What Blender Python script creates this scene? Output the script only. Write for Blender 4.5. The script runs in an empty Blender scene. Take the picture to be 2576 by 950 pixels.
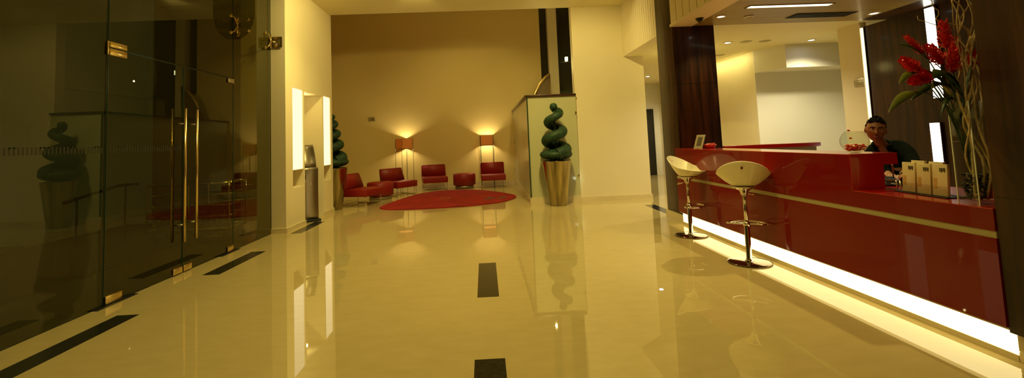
import bpy, bmesh, math, random
from mathutils import Vector, Matrix, noise
random.seed(7)
PI = math.pi
sc = bpy.context.scene
COL = sc.collection

# ------------------------------------------------------------------ materials
def nodes(name):
    m = bpy.data.materials.new(name); m.use_nodes = True
    nt = m.node_tree
    return m, nt, nt.nodes['Principled BSDF']

def mat(name, col, rough=.5, metal=0, coat=0, coat_rough=.03, ior=1.5, trans=0, emis=None, es=0, bump=0, bscale=40, var=0, vscale=6, stretch=None, alpha=1):
    m, nt, p = nodes(name)
    p.inputs['Base Color'].default_value = (*col, 1)
    p.inputs['Roughness'].default_value = rough
    p.inputs['Metallic'].default_value = metal
    p.inputs['IOR'].default_value = ior
    p.inputs['Coat Weight'].default_value = coat
    p.inputs['Coat Roughness'].default_value = coat_rough
    p.inputs['Transmission Weight'].default_value = trans
    p.inputs['Alpha'].default_value = alpha
    if emis:
        p.inputs['Emission Color'].default_value = (*emis, 1)
        p.inputs['Emission Strength'].default_value = es
    if var or bump:
        tc = nt.nodes.new('ShaderNodeTexCoord'); mp = nt.nodes.new('ShaderNodeMapping')
        nt.links.new(tc.outputs['Object'], mp.inputs[0])
        if stretch: mp.inputs['Scale'].default_value = stretch
        if var:
            n = nt.nodes.new('ShaderNodeTexNoise'); n.inputs['Scale'].default_value = vscale; n.inputs['Detail'].default_value = 6
            nt.links.new(mp.outputs[0], n.inputs['Vector'])
            r = nt.nodes.new('ShaderNodeValToRGB')
            r.color_ramp.elements[0].position = .3; r.color_ramp.elements[1].position = .7
            r.color_ramp.elements[0].color = (*[c*(1-var) for c in col], 1)
            r.color_ramp.elements[1].color = (*[min(1, c*(1+var)) for c in col], 1)
            nt.links.new(n.outputs['Fac'], r.inputs[0]); nt.links.new(r.outputs[0], p.inputs['Base Color'])
        if bump:
            n2 = nt.nodes.new('ShaderNodeTexNoise'); n2.inputs['Scale'].default_value = bscale; n2.inputs['Detail'].default_value = 3
            nt.links.new(mp.outputs[0], n2.inputs['Vector'])
            b = nt.nodes.new('ShaderNodeBump'); b.inputs['Strength'].default_value = bump; b.inputs['Distance'].default_value = .01
            nt.links.new(n2.outputs['Fac'], b.inputs['Height']); nt.links.new(b.outputs[0], p.inputs['Normal'])
    return m

def emit(name, col, s):
    m, nt, p = nodes(name)
    nt.nodes.remove(p)
    e = nt.nodes.new('ShaderNodeEmission'); e.inputs[0].default_value = (*col, 1); e.inputs[1].default_value = s
    nt.links.new(e.outputs[0], nt.nodes['Material Output'].inputs[0])
    return m

def pane_glass(name, tint, gloss=(1, 1, 1), boost=1.0):
    """flat architectural glass: tinted see-through + Fresnel mirror on the entering face only"""
    m, nt, p = nodes(name); nt.nodes.remove(p)
    tr = nt.nodes.new('ShaderNodeBsdfTransparent'); tr.inputs[0].default_value = (*tint, 1)
    gl = nt.nodes.new('ShaderNodeBsdfGlossy'); gl.inputs['Roughness'].default_value = 0.0; gl.inputs[0].default_value = (*gloss, 1)
    fr = nt.nodes.new('ShaderNodeFresnel'); fr.inputs[0].default_value = 1.52
    geo = nt.nodes.new('ShaderNodeNewGeometry')
    inv = nt.nodes.new('ShaderNodeMath'); inv.operation = 'SUBTRACT'; inv.inputs[0].default_value = 1
    nt.links.new(geo.outputs['Backfacing'], inv.inputs[1])
    mu = nt.nodes.new('ShaderNodeMath'); mu.operation = 'MULTIPLY'
    nt.links.new(fr.outputs[0], mu.inputs[0]); nt.links.new(inv.outputs[0], mu.inputs[1])
    mb = nt.nodes.new('ShaderNodeMath'); mb.operation = 'MULTIPLY'; mb.inputs[1].default_value = boost; mb.use_clamp = True
    nt.links.new(mu.outputs[0], mb.inputs[0])
    mx = nt.nodes.new('ShaderNodeMixShader')
    nt.links.new(mb.outputs[0], mx.inputs[0]); nt.links.new(tr.outputs[0], mx.inputs[1]); nt.links.new(gl.outputs[0], mx.inputs[2])
    nt.links.new(mx.outputs[0], nt.nodes['Material Output'].inputs[0])
    return m

def wood(name, c1, c2, rough=.42, coat=.12, panel=1.2, seam_axis='Z'):
    m, nt, p = nodes(name)
    tc = nt.nodes.new('ShaderNodeTexCoord'); mp = nt.nodes.new('ShaderNodeMapping')
    mp.inputs['Scale'].default_value = (9, 9, .7) if seam_axis == 'Z' else (.7, 9, 9)
    nt.links.new(tc.outputs['Object'], mp.inputs[0])
    n = nt.nodes.new('ShaderNodeTexNoise'); n.inputs['Scale'].default_value = 1.6; n.inputs['Detail'].default_value = 8; n.inputs['Distortion'].default_value = .6
    nt.links.new(mp.outputs[0], n.inputs['Vector'])
    r = nt.nodes.new('ShaderNodeValToRGB')
    r.color_ramp.elements[0].position = .35; r.color_ramp.elements[1].position = .68
    r.color_ramp.elements[0].color = (*c1, 1); r.color_ramp.elements[1].color = (*c2, 1)
    nt.links.new(n.outputs['Fac'], r.inputs[0])
    # panel seams
    sx = nt.nodes.new('ShaderNodeSeparateXYZ'); nt.links.new(tc.outputs['Object'], sx.inputs[0])
    md = nt.nodes.new('ShaderNodeMath'); md.operation = 'PINGPONG'; md.inputs[1].default_value = panel/2
    ad = nt.nodes.new('ShaderNodeMath'); ad.operation = 'ADD'; ad.inputs[1].default_value = .28
    nt.links.new(sx.outputs['Z' if seam_axis == 'Z' else 'Y'], ad.inputs[0]); nt.links.new(ad.outputs[0], md.inputs[0])
    lt = nt.nodes.new('ShaderNodeMath'); lt.operation = 'LESS_THAN'; lt.inputs[1].default_value = .004
    nt.links.new(md.outputs[0], lt.inputs[0])
    mx = nt.nodes.new('ShaderNodeMix'); mx.data_type = 'RGBA'
    nt.links.new(lt.outputs[0], mx.inputs[0]); nt.links.new(r.outputs[0], mx.inputs[6]); mx.inputs[7].default_value = (.006, .004, .002, 1)
    nt.links.new(mx.outputs[2], p.inputs['Base Color'])
    p.inputs['Roughness'].default_value = rough; p.inputs['Coat Weight'].default_value = coat; p.inputs['Coat Roughness'].default_value = .12; p.inputs['Specular IOR Level'].default_value = .25
    return m

M = {}
M['wall'] = mat('cream wall paint', (.80, .71, .50), .6, var=.02, vscale=1.5, bump=.02, bscale=120)
M['wall_soft'] = mat('lounge wall paint', (.74, .58, .24), .62, var=.03, vscale=.8)
M['white'] = mat('white wall paint', (.80, .78, .70), .6)
M['ceil'] = mat('ceiling paint', (.82, .75, .45), .6)
M['base'] = mat('cream marble trim', (.70, .60, .38), .2, var=.04, vscale=4)
M['granite'] = mat('black granite', (.012, .014, .010), .12, var=.7, vscale=30)
M['slat'] = mat('cream slatted panel', (.86, .76, .54), .5)
M['red'] = mat('red back-painted lacquer', (.175, .0012, .0002), .3, coat=.45, coat_rough=.015)
M['red'].node_tree.nodes['Principled BSDF'].inputs['Specular IOR Level'].default_value = .1
M['redtop'] = mat('red counter top', (.42, .008, .002), .25, coat=.8, coat_rough=.03)
M['redfab'] = mat('red upholstery', (.27, .010, .006), .45, bump=.05, bscale=60)
M['rug'] = mat('red rug pile', (.33, .008, .005), .95, bump=.5, bscale=90, var=.25, vscale=3)
M['walnut2'] = wood('dark walnut ceiling', (.02, .008, .002), (.09, .032, .008), .3, .3, 1.2, 'Y')
M['wood'] = wood('dark walnut veneer', (.014, .005, .0014), (.066, .021, .005))
M['woodceil'] = wood('brown wood ceiling', (.27, .185, .035), (.36, .25, .06), .4, .1, 1.2, 'Y')
M['chrome'] = mat('chrome', (.82, .78, .70), .08, 1)
M['darkchrome'] = mat('dark polished base', (.16, .11, .075), .06, 1)
M['steel'] = mat('brushed steel', (.48, .43, .34), .32, 1, bump=.05, bscale=60, stretch=(6, 6, .3))
M['bronze'] = mat('planter metal with painted reflections', (.40, .33, .18), .20, 1, var=.6, vscale=3.5, stretch=(2.2, 2.2, .03))  # dark vertical reflections painted into the colour as stretched noise streaks
M['brass'] = mat('brushed handle metal', (.80, .62, .30), .22, 1)
M['olive'] = mat('aluminium inlay', (.42, .36, .18), .4, .3)
M['black'] = mat('black plastic', (.012, .012, .012), .3)
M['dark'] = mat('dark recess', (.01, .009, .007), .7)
M['white_pl'] = mat('glossy cream seat shell', (.90, .85, .64), .18, coat=.6)
M['leaf'] = mat('dark green foliage', (.010, .042, .014), .6, var=.5, vscale=14)
M['bigleaf'] = mat('glossy green leaf', (.030, .070, .010), .3, var=.35, vscale=9)
M['leafy'] = mat('yellow green leaf', (.14, .17, .02), .35, var=.35, vscale=9)
M['ginger'] = mat('red ginger bract', (.72, .012, .008), .4)
M['twig'] = mat('pale twisted branch', (.55, .40, .20), .7, var=.3, vscale=20)
M['pebble'] = mat('dark dried moss and pebbles', (.018, .02, .010), .6, var=.6, vscale=30)
M['pebble2'] = mat('pale pebble', (.28, .22, .12), .5)
M['vglass'] = mat('clear glass', (.97, 1, .97), 0, trans=1, ior=1.48)
M['glass'] = pane_glass('dark tinted glazing', (.64, .63, .42), (1, .97, .8), 1.2)
M['clear'] = pane_glass('thin clear acrylic', (.93, .95, .92))
M['edge_glint'] = mat('painted vase corner glint', (.75, .78, .62), .2, coat=1)  # pale colour imitating bright reflections along the vase edges
M['frost'] = mat('green frosted glass', (.62, .61, .38), .30, trans=.16, ior=1.3, coat=.5, coat_rough=.12)
M['edge'] = mat('green glass edge', (.02, .05, .03), .2)
M['cap'] = mat('dark red timber cap', (.045, .014, .008), .3, coat=.4)
M['skin'] = mat('skin', (.25, .105, .045), .5, var=.08, vscale=20)
M['hair'] = mat('black hair', (.006, .005, .004), .85, bump=.8, bscale=160)
M['shirt'] = mat('dark green black shirt', (.0022, .0042, .0028), 1, bump=.2, bscale=30)
for k_ in ('shirt', 'hair'): M[k_].node_tree.nodes['Principled BSDF'].inputs['Specular IOR Level'].default_value = .08
M['pants'] = mat('black trousers', (.008, .008, .008), .8)
M['eye'] = mat('eye', (.5, .45, .38), .2)
M['iris'] = mat('iris', (.02, .01, .005), .2)
M['lips'] = mat('lips', (.22, .07, .045), .5)
M['paper'] = mat('cream card paper', (.74, .62, .36), .6)
M['ink'] = mat('dark print', (.07, .055, .025), .6)
M['orange'] = mat('orange print', (.66, .36, .08), .6)
M['candy'] = mat('red candy wrapper', (.62, .03, .015), .3)
M['candy2'] = mat('white candy wrapper', (.8, .62, .42), .3)
M['outside'] = mat('outdoor stone paving', (.075, .07, .035), .5, var=.15, vscale=3)
M['outmat'] = mat('dark entrance carpet', (.012, .014, .008), .9)
M['frit'] = mat('frosted film marks', (.03, .03, .02), .6)
M['tan'] = mat('tan panel', (.20, .13, .05), .5)

WARM = (1, .80, .25); WARM2 = (1, .80, .30); COOL = (.92, .97, 1)
M['niche'] = emit('lit niche diffuser', (1, .80, .42), 1.7)
M['tube'] = emit('fluorescent tube', (1, .80, .36), 3.3)
M['tube2'] = emit('vertical light bar', (1, .94, .74), 5)
M['lens'] = emit('downlight lens', (1, .95, .85), 14)
M['lenscool'] = emit('cool downlight lens', (.80, .92, 1), 20)

def shade_mat():
    m, nt, p = nodes('orange lamp shade fabric'); nt.nodes.remove(p)
    d = nt.nodes.new('ShaderNodeBsdfDiffuse'); d.inputs[0].default_value = (.62, .36, .15, 1)
    t = nt.nodes.new('ShaderNodeBsdfTranslucent'); t.inputs[0].default_value = (.60, .28, .09, 1)
    mx = nt.nodes.new('ShaderNodeMixShader'); mx.inputs[0].default_value = .28
    nt.links.new(d.outputs[0], mx.inputs[1]); nt.links.new(t.outputs[0], mx.inputs[2]); nt.links.new(mx.outputs[0], nt.nodes['Material Output'].inputs[0])
    return m
M['shade'] = shade_mat()

def floor_mat():
    m, nt, p = nodes('polished cream marble')
    tc = nt.nodes.new('ShaderNodeTexCoord')
    n = nt.nodes.new('ShaderNodeTexNoise'); n.inputs['Scale'].default_value = 2.2; n.inputs['Detail'].default_value = 9; n.inputs['Roughness'].default_value = .65
    mp = nt.nodes.new('ShaderNodeMapping'); mp.inputs['Scale'].default_value = (2.2, 4.5, 1)
    nt.links.new(tc.outputs['Object'], mp.inputs[0]); nt.links.new(mp.outputs[0], n.inputs['Vector'])
    r = nt.nodes.new('ShaderNodeValToRGB')
    r.color_ramp.elements[0].position = .3; r.color_ramp.elements[1].position = .72
    r.color_ramp.elements[0].color = (.50, .40, .185, 1); r.color_ramp.elements[1].color = (.55, .445, .215, 1)
    nt.links.new(n.outputs['Fac'], r.inputs[0]); nt.links.new(r.outputs[0], p.inputs['Base Color'])
    p.inputs['Roughness'].default_value = .018; p.inputs['IOR'].default_value = 1.78
    return m
M['floor'] = floor_mat()

# ------------------------------------------------------------------ mesh builder
class MB:
    def __init__(s): s.bm = bmesh.new(); s.mi = 0; s.idx = []
    def _f(s, vs, smooth=False):
        try: f = s.bm.faces.new(vs)
        except ValueError: return None
        f.material_index = s.mi; f.smooth = smooth; return f
    def box(s, x0, x1, y0, y1, z0, z1, bev=0, seg=2, rot=None, piv=None):
        b = bmesh.new(); bmesh.ops.create_cube(b, size=1)
        for v in b.verts: v.co = Vector(((x0+x1)/2 + v.co.x*(x1-x0), (y0+y1)/2 + v.co.y*(y1-y0), (z0+z1)/2 + v.co.z*(z1-z0)))
        if bev: bmesh.ops.bevel(b, geom=b.edges[:], offset=bev, segments=seg, affect='EDGES', profile=.5)
        if rot is not None: bmesh.ops.rotate(b, verts=b.verts, cent=piv or ((x0+x1)/2, (y0+y1)/2, (z0+z1)/2), matrix=rot)
        s.add(b, smooth=bev > 0); return s
    def add(s, b, smooth=False, mtx=None):
        mp = {}
        for v in b.verts: mp[v] = s.bm.verts.new(mtx @ v.co if mtx else v.co)
        for f in b.faces: s._f([mp[v] for v in f.verts], smooth)
        b.free(); return s
    def prism(s, poly, z0, z1, axis='z', bev=0):
        def P(a, b, c):
            return {'z': (a, b, c), 'y': (a, c, b), 'x': (c, a, b)}[axis]
        b = bmesh.new()
        lo = [b.verts.new(P(x, y, z0)) for x, y in poly]; hi = [b.verts.new(P(x, y, z1)) for x, y in poly]
        b.faces.new(lo); b.faces.new(hi)
        n = len(poly)
        for i in range(n): b.faces.new((lo[i], lo[(i+1) % n], hi[(i+1) % n], hi[i]))
        bmesh.ops.recalc_face_normals(b, faces=b.faces)
        if bev: bmesh.ops.bevel(b, geom=b.edges[:], offset=bev, segments=2, affect='EDGES')
        return s.add(b, smooth=bev > 0)
    def lathe(s, prof, seg=32, c=(0, 0), sy=1, smooth=True):
        rings = []
        for r, z in prof:
            if r < 1e-6: rings.append([s.bm.verts.new((c[0], c[1], z))])
            else: rings.append([s.bm.verts.new((c[0]+r*math.cos(2*PI*k/seg), c[1]+sy*r*math.sin(2*PI*k/seg), z)) for k in range(seg)])
        for a, b in zip(rings, rings[1:]):
            for k in range(seg):
                k2 = (k+1) % seg
                if len(a) == 1 and len(b) > 1: s._f((a[0], b[k2], b[k]), smooth)
                elif len(b) == 1 and len(a) > 1: s._f((a[k], a[k2], b[0]), smooth)
                elif len(a) > 1: s._f((a[k], a[k2], b[k2], b[k]), smooth)
        return s
    def tube(s, pts, rad, seg=10, caps=True, closed=False):
        pts = [Vector(p) for p in pts]; n = len(pts)
        if not hasattr(rad, '__len__'): rad = [rad]*n
        rings = []; up = None
        for i, p in enumerate(pts):
            if closed: t = pts[(i+1) % n]-pts[i-1]
            else: t = pts[min(i+1, n-1)]-pts[max(i-1, 0)]
            t.normalize()
            if up is None:
                up = Vector((0, 0, 1)) if abs(t.z) < .9 else Vector((1, 0, 0))
            a = t.cross(up)
            if a.length < 1e-5: a = t.cross(Vector((0, 1, 0)))
            a.normalize(); b = a.cross(t).normalized(); up = b
            rings.append([s.bm.verts.new(p+rad[i]*(a*math.cos(2*PI*k/seg)+b*math.sin(2*PI*k/seg))) for k in range(seg)])
        rr = list(zip(rings, rings[1:]))
        if closed: rr.append((rings[-1], rings[0]))
        for a, b in rr:
            for k in range(seg): s._f((a[k], a[(k+1) % seg], b[(k+1) % seg], b[k]), True)
        if caps and not closed: s._f(rings[0][::-1]); s._f(rings[-1])
        return s
    def ball(s, c, r, seg=16, ring=10, sc3=(1, 1, 1), rot=None):
        b = bmesh.new(); bmesh.ops.create_uvsphere(b, u_segments=seg, v_segments=ring, radius=r)
        m = Matrix.Translation(c) @ (rot.to_4x4() if rot else Matrix.Identity(4)) @ Matrix.Diagonal((*sc3, 1))
        return s.add(b, True, m)
    def build(s, name, mats, parent=None, recalc=True, loc=None):
        if recalc: bmesh.ops.recalc_face_normals(s.bm, faces=s.bm.faces)
        me = bpy.data.meshes.new(name); s.bm.to_mesh(me); s.bm.free()
        if not isinstance(mats, (list, tuple)): mats = [mats]
        for m in mats: me.materials.append(m)
        o = bpy.data.objects.new(name, me); COL.objects.link(o)
        if parent is not None: o.parent = parent
        if loc: o.location = loc
        return o

def tag(o, label=None, cat=None, group=None, kind=None):
    if label: o['label'] = label
    if cat: o['category'] = cat
    if group: o['group'] = group
    if kind: o['kind'] = kind
    return o
def thing(name, label, cat, loc=(0, 0, 0), rz=0, group=None):
    o = bpy.data.objects.new(name, None); COL.objects.link(o); o.empty_display_size = .1
    o.location = loc; o.rotation_euler = (0, 0, rz)
    return tag(o, label, cat, group)
def struct(o, label=None): return tag(o, label, None, None, 'structure')
def dup(root, loc=None, rz=None, label=None):
    r = root.copy(); COL.objects.link(r)
    if loc is not None: r.location = loc
    if rz is not None: r.rotation_euler = (0, 0, rz)
    if label: r['label'] = label
    for ch in list(root.children):
        c = ch.copy(); COL.objects.link(c); c.parent = r
        for g in list(ch.children):
            d = g.copy(); COL.objects.link(d); d.parent = c
    return r
def sbox(name, m, *a, **k):
    return struct(MB().box(*a, **k).build(name, m))

# ------------------------------------------------------------------ room shell
ZC = 4.24; ZR = 3.02
XG = -3.51; XK = -3.27
# floor with inlaid black granite dashes (cells of the same mesh)
strips = [(-3.19, -3.0, 3.02, 4.117), (-3.19, -3.0, 5.295, 6.39), (-3.19, -3.0, 7.60, 8.72), (-.11, .08, 1.85, 2.96), (-.11, .08, 4.10, 5.23), (3.07, 3.27, 7.87, 8.93)]
xs = sorted({-8.0, -3.51, 9.0} | {a for s_ in strips for a in s_[:2]}); ys = sorted({-3.2, 7.66, 17.0} | {a for s_ in strips for a in s_[2:]})
f = MB()
for i in range(len(xs)-1):
    for j in range(len(ys)-1):
        xa, xb, ya, yb = xs[i], xs[i+1], ys[j], ys[j+1]
        cx_, cy_ = (xa+xb)/2, (ya+yb)/2
        if cx_ < -3.51 and cy_ < 7.66: continue
        f.mi = 1 if any(s_[0] < cx_ < s_[1] and s_[2] < cy_ < s_[3] for s_ in strips) else 0
        f._f([f.bm.verts.new((x, y, z)) for x, y, z in ((xa, ya, 0), (xb, ya, 0), (xb, yb, 0), (xa, yb, 0))])
f.mi = 0
bmesh.ops.remove_doubles(f.bm, verts=f.bm.verts, dist=1e-4)
struct(f.build('floor', [M['floor'], M['granite']]), 'polished cream marble floor with inlaid black granite dashes')

# outside
struct(MB().box(-30, XG-.02, -8, 7.66, -.06, -.004).build('floor_outside', M['outside']))
o = MB().box(-7.15, -4.62, 1.0, 9.4, -.004, .008, bev=.003).build('entrance_carpet', M['outmat'])
tag(o, 'dark entrance carpet on the paving outside the glass doors', 'carpet')

# main ceiling
c = MB(); c.box(-3.9, 2.97, -3.2, 9.9, ZC, ZC+.25); c.box(2.97, 3.3, -3.2, 9.9, ZC, ZC+.25)
struct(c.build('ceiling', M['ceil']))
# higher lounge ceiling
sbox('ceiling_lounge', M['ceil'], -6.8, 6.5, 9.9, 17, 6.2, 6.4)
sbox('wall_upstand', M['wall_soft'], -6.8, 6.5, 9.7, 9.9, ZC+.25, 6.4)

# wall_left with pillar, lit niches, kiosk recess
w = MB()
x1 = XK; x0 = -4.0
w.box(x0, x1, 7.66, 7.94, 0, ZC)                        # pillar
w.box(x0, x1, 7.94, 8.40, 0, .70); w.box(x0, x1, 7.94, 8.40, 2.43, ZC)
w.box(x0, x1-.30, 7.94, 8.40, .70, 1.0); w.box(x0, x1-.12, 7.94, 8.40, 1.0, 2.43)
w.box(x0, x1, 8.40, 8.46, 0, ZC)
w.box(x0, x1-.42, 8.46, 9.41, 0, 2.41); w.box(x0, x1, 8.46, 9.41, 2.41, ZC)
w.box(x0, x1, 9.41, 9.455, 0, ZC)
w.box(x0, x1, 9.455, 9.88, 0, .70); w.box(x0, x1, 9.455, 9.88, 2.43, ZC)
w.box(x0, x1-.30, 9.455, 9.88, .70, 1.0); w.box(x0, x1-.12, 9.455, 9.88, 1.0, 2.43)
w.box(x0, x1, 9.88, 10.0, 0, ZC)
struct(w.build('wall_left', M['wall']))
sbox('wall_left_upper', M['wall'], x0, x1, 9.9, 10.0, ZC, 6.2)
b = MB()
b.box(XG, XK+.02, 7.64, 7.66, 0, .08); b.box(XK, XK+.02, 7.66, 8.46, 0, .08); b.box(XK, XK+.02, 9.41, 10.02, 0, .08); b.box(-3.69, -3.67, 8.46, 9.41, 0, .08)
b.box(-4.0, XK, 10.0, 10.02, 0, .08)
struct(b.build('baseboard_left', M['base']))
for i, (ya, yb, near) in enumerate(((7.945, 8.395, 'nearer the glass doors'), (9.46, 9.875, 'beside the potted spiral topiary'))):
    t = thing('wall_light', 'tall backlit wall niche panel, the one '+near, 'wall light', (x1-.035, (ya+yb)/2, 1.0))
    MB().box(0, .02, -(yb-ya)/2, (yb-ya)/2, .006, 1.42, bev=.003).build('diffuser', M['niche'], t)
    MB().box(-.08, .033, -(yb-ya)/2, (yb-ya)/2, -.004, .004).build('shelf', M['wall'], t)

# lounge walls
struct(MB().box(-6.8, 2.45, 14.5, 14.7, 0, 3.20).box(2.45, 3.57, 14.5, 14.7, 0, 2.0).box(3.3, 3.57, 14.5, 14.7, 2.0, 3.2).box(-6.8, 1.92, 14.5, 14.7, 3.2, 6.2).box(2.16, 2.45, 14.5, 14.7, 3.2, 6.2).box(3.3, 6.5, 14.5, 14.7, 3.2, 6.2).build('wall_back', M['wall_soft']))
sbox('wall_lounge_left', M['wall_soft'], -7.0, -6.8, 9.9, 14.7, 0, 6.2)
sbox('wall_lounge_front', M['wall_soft'], -6.8, -4.0, 9.9, 10.0, 0, 6.2)
sbox('baseboard_back', M['base'], -6.8, .93, 14.48, 14.5, 0, .10)
for k, (xa, xb) in enumerate(((1.92, 2.16), (2.45, 3.3))):
    g = MB().box(xa, xb, 14.58, 14.60, 3.2 if k == 0 else 2.0, 6.2).build('window_%d' % (k+4), M['glass']); struct(g)
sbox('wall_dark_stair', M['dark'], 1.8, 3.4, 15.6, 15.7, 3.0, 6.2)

# middle white wall
struct(MB().box(2.02, 3.57, 9.88, 10.1, 0, ZC).box(2.02, 3.57, 9.9, 10.1, ZC, 6.2).box(3.37, 3.57, 10.1, 14.5, 0, 6.2).build('wall_middle', M['wall']))
sbox('baseboard_middle', M['base'], 2.02, 3.59, 9.86, 9.88, 0, .09)
# slatted fascia above the side passage
fz = MB()
fz.box(3.16, 3.30, 7.57, 9.88, ZR+.08, ZC)
y = 7.60; 
while y < 9.86:
    fz.box(3.135, 3.16, y, min(y+.095, 9.875), ZR+.08, ZC); y += .11
struct(fz.build('trim_1', M['slat']), 'slatted cream fascia above the side passage')
# bulkhead over the counter
bz = MB()
bz.box(2.985, 3.31, -3.0, 6.93, ZR-.005, ZC)
y = 6.90
bz.box(2.955, 2.985, -3.0, 6.93, ZR-.005, ZR+.03)
while y > -2.9:
    bz.box(2.965, 2.985, y-.20, y, ZR+.03, ZC); y -= .222
struct(bz.build('trim_2', M['slat']), 'cream panelled bulkhead above the reception counter')
# passage ceiling and walls
struct(MB().box(3.30, 9, 12.0, 17, ZR+.08, ZR+.14).build('ceiling_passage', M['ceil']))
sbox('wall_passage_end', M['white'], 3.57, 9, 15.5, 15.7, 0, 3.1)
pd = thing('passage_door', 'tall dark door at the end of the side passage', 'door', (5.40, 15.49, 0))
MB().box(-.44, .42, -.05, 0, 0, 2.24, bev=.004).build('door_panel', M['black'], pd)
MB().tube([(-.34, -.11, .9), (-.34, -.11, 1.3)], .012).box(-.35, -.33, -.11, -.05, .93, .95).box(-.35, -.33, -.11, -.05, 1.25, 1.27).build('handle', M['steel'], pd)
# passage left/right
sbox('wall_passage_right', M['wall'], 6.05, 6.17, 11.6, 15.5, 0, 3.1)

# reception enclosure
struct(MB().prism([(5.90, 11.6), (6.0, 9.82), (6.15, 9.82), (6.05, 11.6)], 0, 3.10).build('wall_office_left', M['wall']))
struct(MB().box(6.0, 8.2, 9.80, 9.95, 0, 3.10).build('wall_office_back', M['white']))
struct(MB().prism([(6.0, 9.80), (6.26, 9.12), (8.2, 9.12), (8.2, 9.80)], 2.62, 3.10).build('trim_3', M['white']), 'white dropped beam over the office alcove')
sbox('wall_office_right', M['white'], 8.2, 8.3, 7.4, 9.95, 0, 3.1)
sbox('ceiling_office', M['ceil'], 3.30, 8.3, 6.93, 12, ZR+.08, ZR+.14)
struct(MB().box(6.40, 6.52, 7.42, 7.90, 0, ZR+.08).build('wall_right_stub', M['wall']))
struct(MB().box(6.44, 6.60, 2.2, 7.36, 0, ZR).build('wall_right', M['wood']))
struct(MB().box(3.31, 5.98, -3.0, 6.93, ZR, ZR+.12).build('ceiling_reception', M['woodceil']))
sbox('ceiling_reception_edge', M['walnut2'], 5.98, 6.7, -3.0, 6.93, ZR, ZR+.12)
sbox('wall_right_near', M['wood'], 3.65, 6.6, 2.05, 2.2, 0, ZR)
# wood columns
cz = MB().box(2.99, 3.65, 6.93, 7.57, .12, ZC, bev=.004).build('wood_column', M['wood'])
tag(cz, 'dark wood column at the far end of the red counter', 'column')
cz = MB().box(2.905, 3.66, 1.60, 2.568, .165, ZR-.007, bev=.004).build('wood_column', M['wood'])
tag(cz, 'dark wood column at the near right end of the red counter', 'column')
struct(MB().box(2.965, 3.67, 6.91, 7.59, 0, .12).build('baseboard_column', M['base']))
struct(MB().box(2.95, 3.68, 1.58, 2.57, 0, .058, bev=.002).box(2.95, 3.68, 1.58, 2.57, .060, .165, bev=.002).build('baseboard_right', M['base']))
sbox('wall_near', M['wall_soft'], -3.9, 6.6, -3.3, -3.1, 0, ZC)
sbox('wall_right_rear', M['wall'], 3.7, 3.9, -3.1, 2.05, 0, ZC)

# ------------------------------------------------------------------ glass front
def pane(name, y0, y1, z0, z1):
    o = MB().box(XG-.006, XG+.006, y0+.004, y1-.004, z0+.004, z1-.004).build(name, M['glass']); struct(o)
    e = MB().box(XG-.0075, XG+.0075, y0, y0+.004, z0+.004, z1-.004).box(XG-.0075, XG+.0075, y1-.004, y1, z0+.004, z1-.004).box(XG-.0075, XG+.0075, y0, y1, z1-.004, z1).build('glass_edge', M['edge'], o)
    return o
w1 = pane('window_1', -3.1, 4.35, 0.004, ZC)
pane('window_2', 4.36, 6.51, 2.385, ZC)
w3 = pane('window_3', 6.52, 7.65, 0.004, ZC)
d1 = pane('door_1', 4.36, 5.435, .008, 2.375)
d2 = pane('door_2', 5.45, 6.51, .008, 2.375)
# film marks row
for o_, ya, yb in ((w1, 2.6, 4.32), (d1, 4.40, 5.40)):
    k = MB(); y = ya
    while y < yb:
        k.box(XG+.0062, XG+.0072, y, y+.012, 1.39, 1.45)
        if int(y*100) % 3 == 0: k.box(XG+.0062, XG+.0072, y, y+.026, 1.44, 1.45)
        y += .034
    k.build('frosted_marks', M['frit'], o_)
def pull(door, y):
    h = MB()
    h.tube([(XG+.075, y, .36), (XG+.075, y, 1.875)], .016, 14)
    hd = h.build('pull_handle', M['brass'], door)
    h2 = MB().tube([(XG-.075, y, .36), (XG-.075, y, 1.875)], .016, 14).build('pull_handle', M['brass'], door)
    p_ = MB()
    for z in (.55, 1.70): p_.tube([(XG-.075, y, z), (XG+.075, y, z)], .009, 8)
    p_.build('handle_bracket', M['steel'], door)
pull(d1, 5.375); pull(d2, 5.59)
def patch(name, par, y0, y1, z0, z1, m='brass'):
    MB().box(XG-.022, XG-.008, y0, y1, z0, z1, bev=.003).box(XG+.008, XG+.022, y0, y1, z0, z1, bev=.003).build(name, M[m], par)
patch('hinge_plate', w1, 4.335, 4.355, 2.31, 2.44)
patch('hinge_plate', d1, 4.362, 4.57, 2.31, 2.373); 
MB().box(XG-.022, XG-.008, 4.362, 4.57, 2.387, 2.44, bev=.003).box(XG+.008, XG+.022, 4.362, 4.57, 2.387, 2.44, bev=.003).build('hinge_plate', M['brass'], w1)
patch('hinge_plate', d2, 6.36, 6.51, 2.31, 2.373, 'steel')
patch('floor_patch', d1, 4.37, 4.56, .012, .085); patch('floor_patch', d1, 5.28, 5.432, .012, .08)
patch('floor_patch', d2, 5.455, 5.60, .012, .08); patch('floor_patch', d2, 6.36, 6.50, .012, .085)
for k, (yy, yy2) in enumerate(((4.25, 4.72), (6.18, 6.62))):
    o = MB().box(XG-.06, XG+.055, yy, yy2, .0005, .006, bev=.002).build('floor_spring_cover', M['black'])
    tag(o, 'dark floor spring cover under the glass door hinge, '+('nearer the camera' if k == 0 else 'nearer the cream pillar'), 'floor plate')
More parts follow.
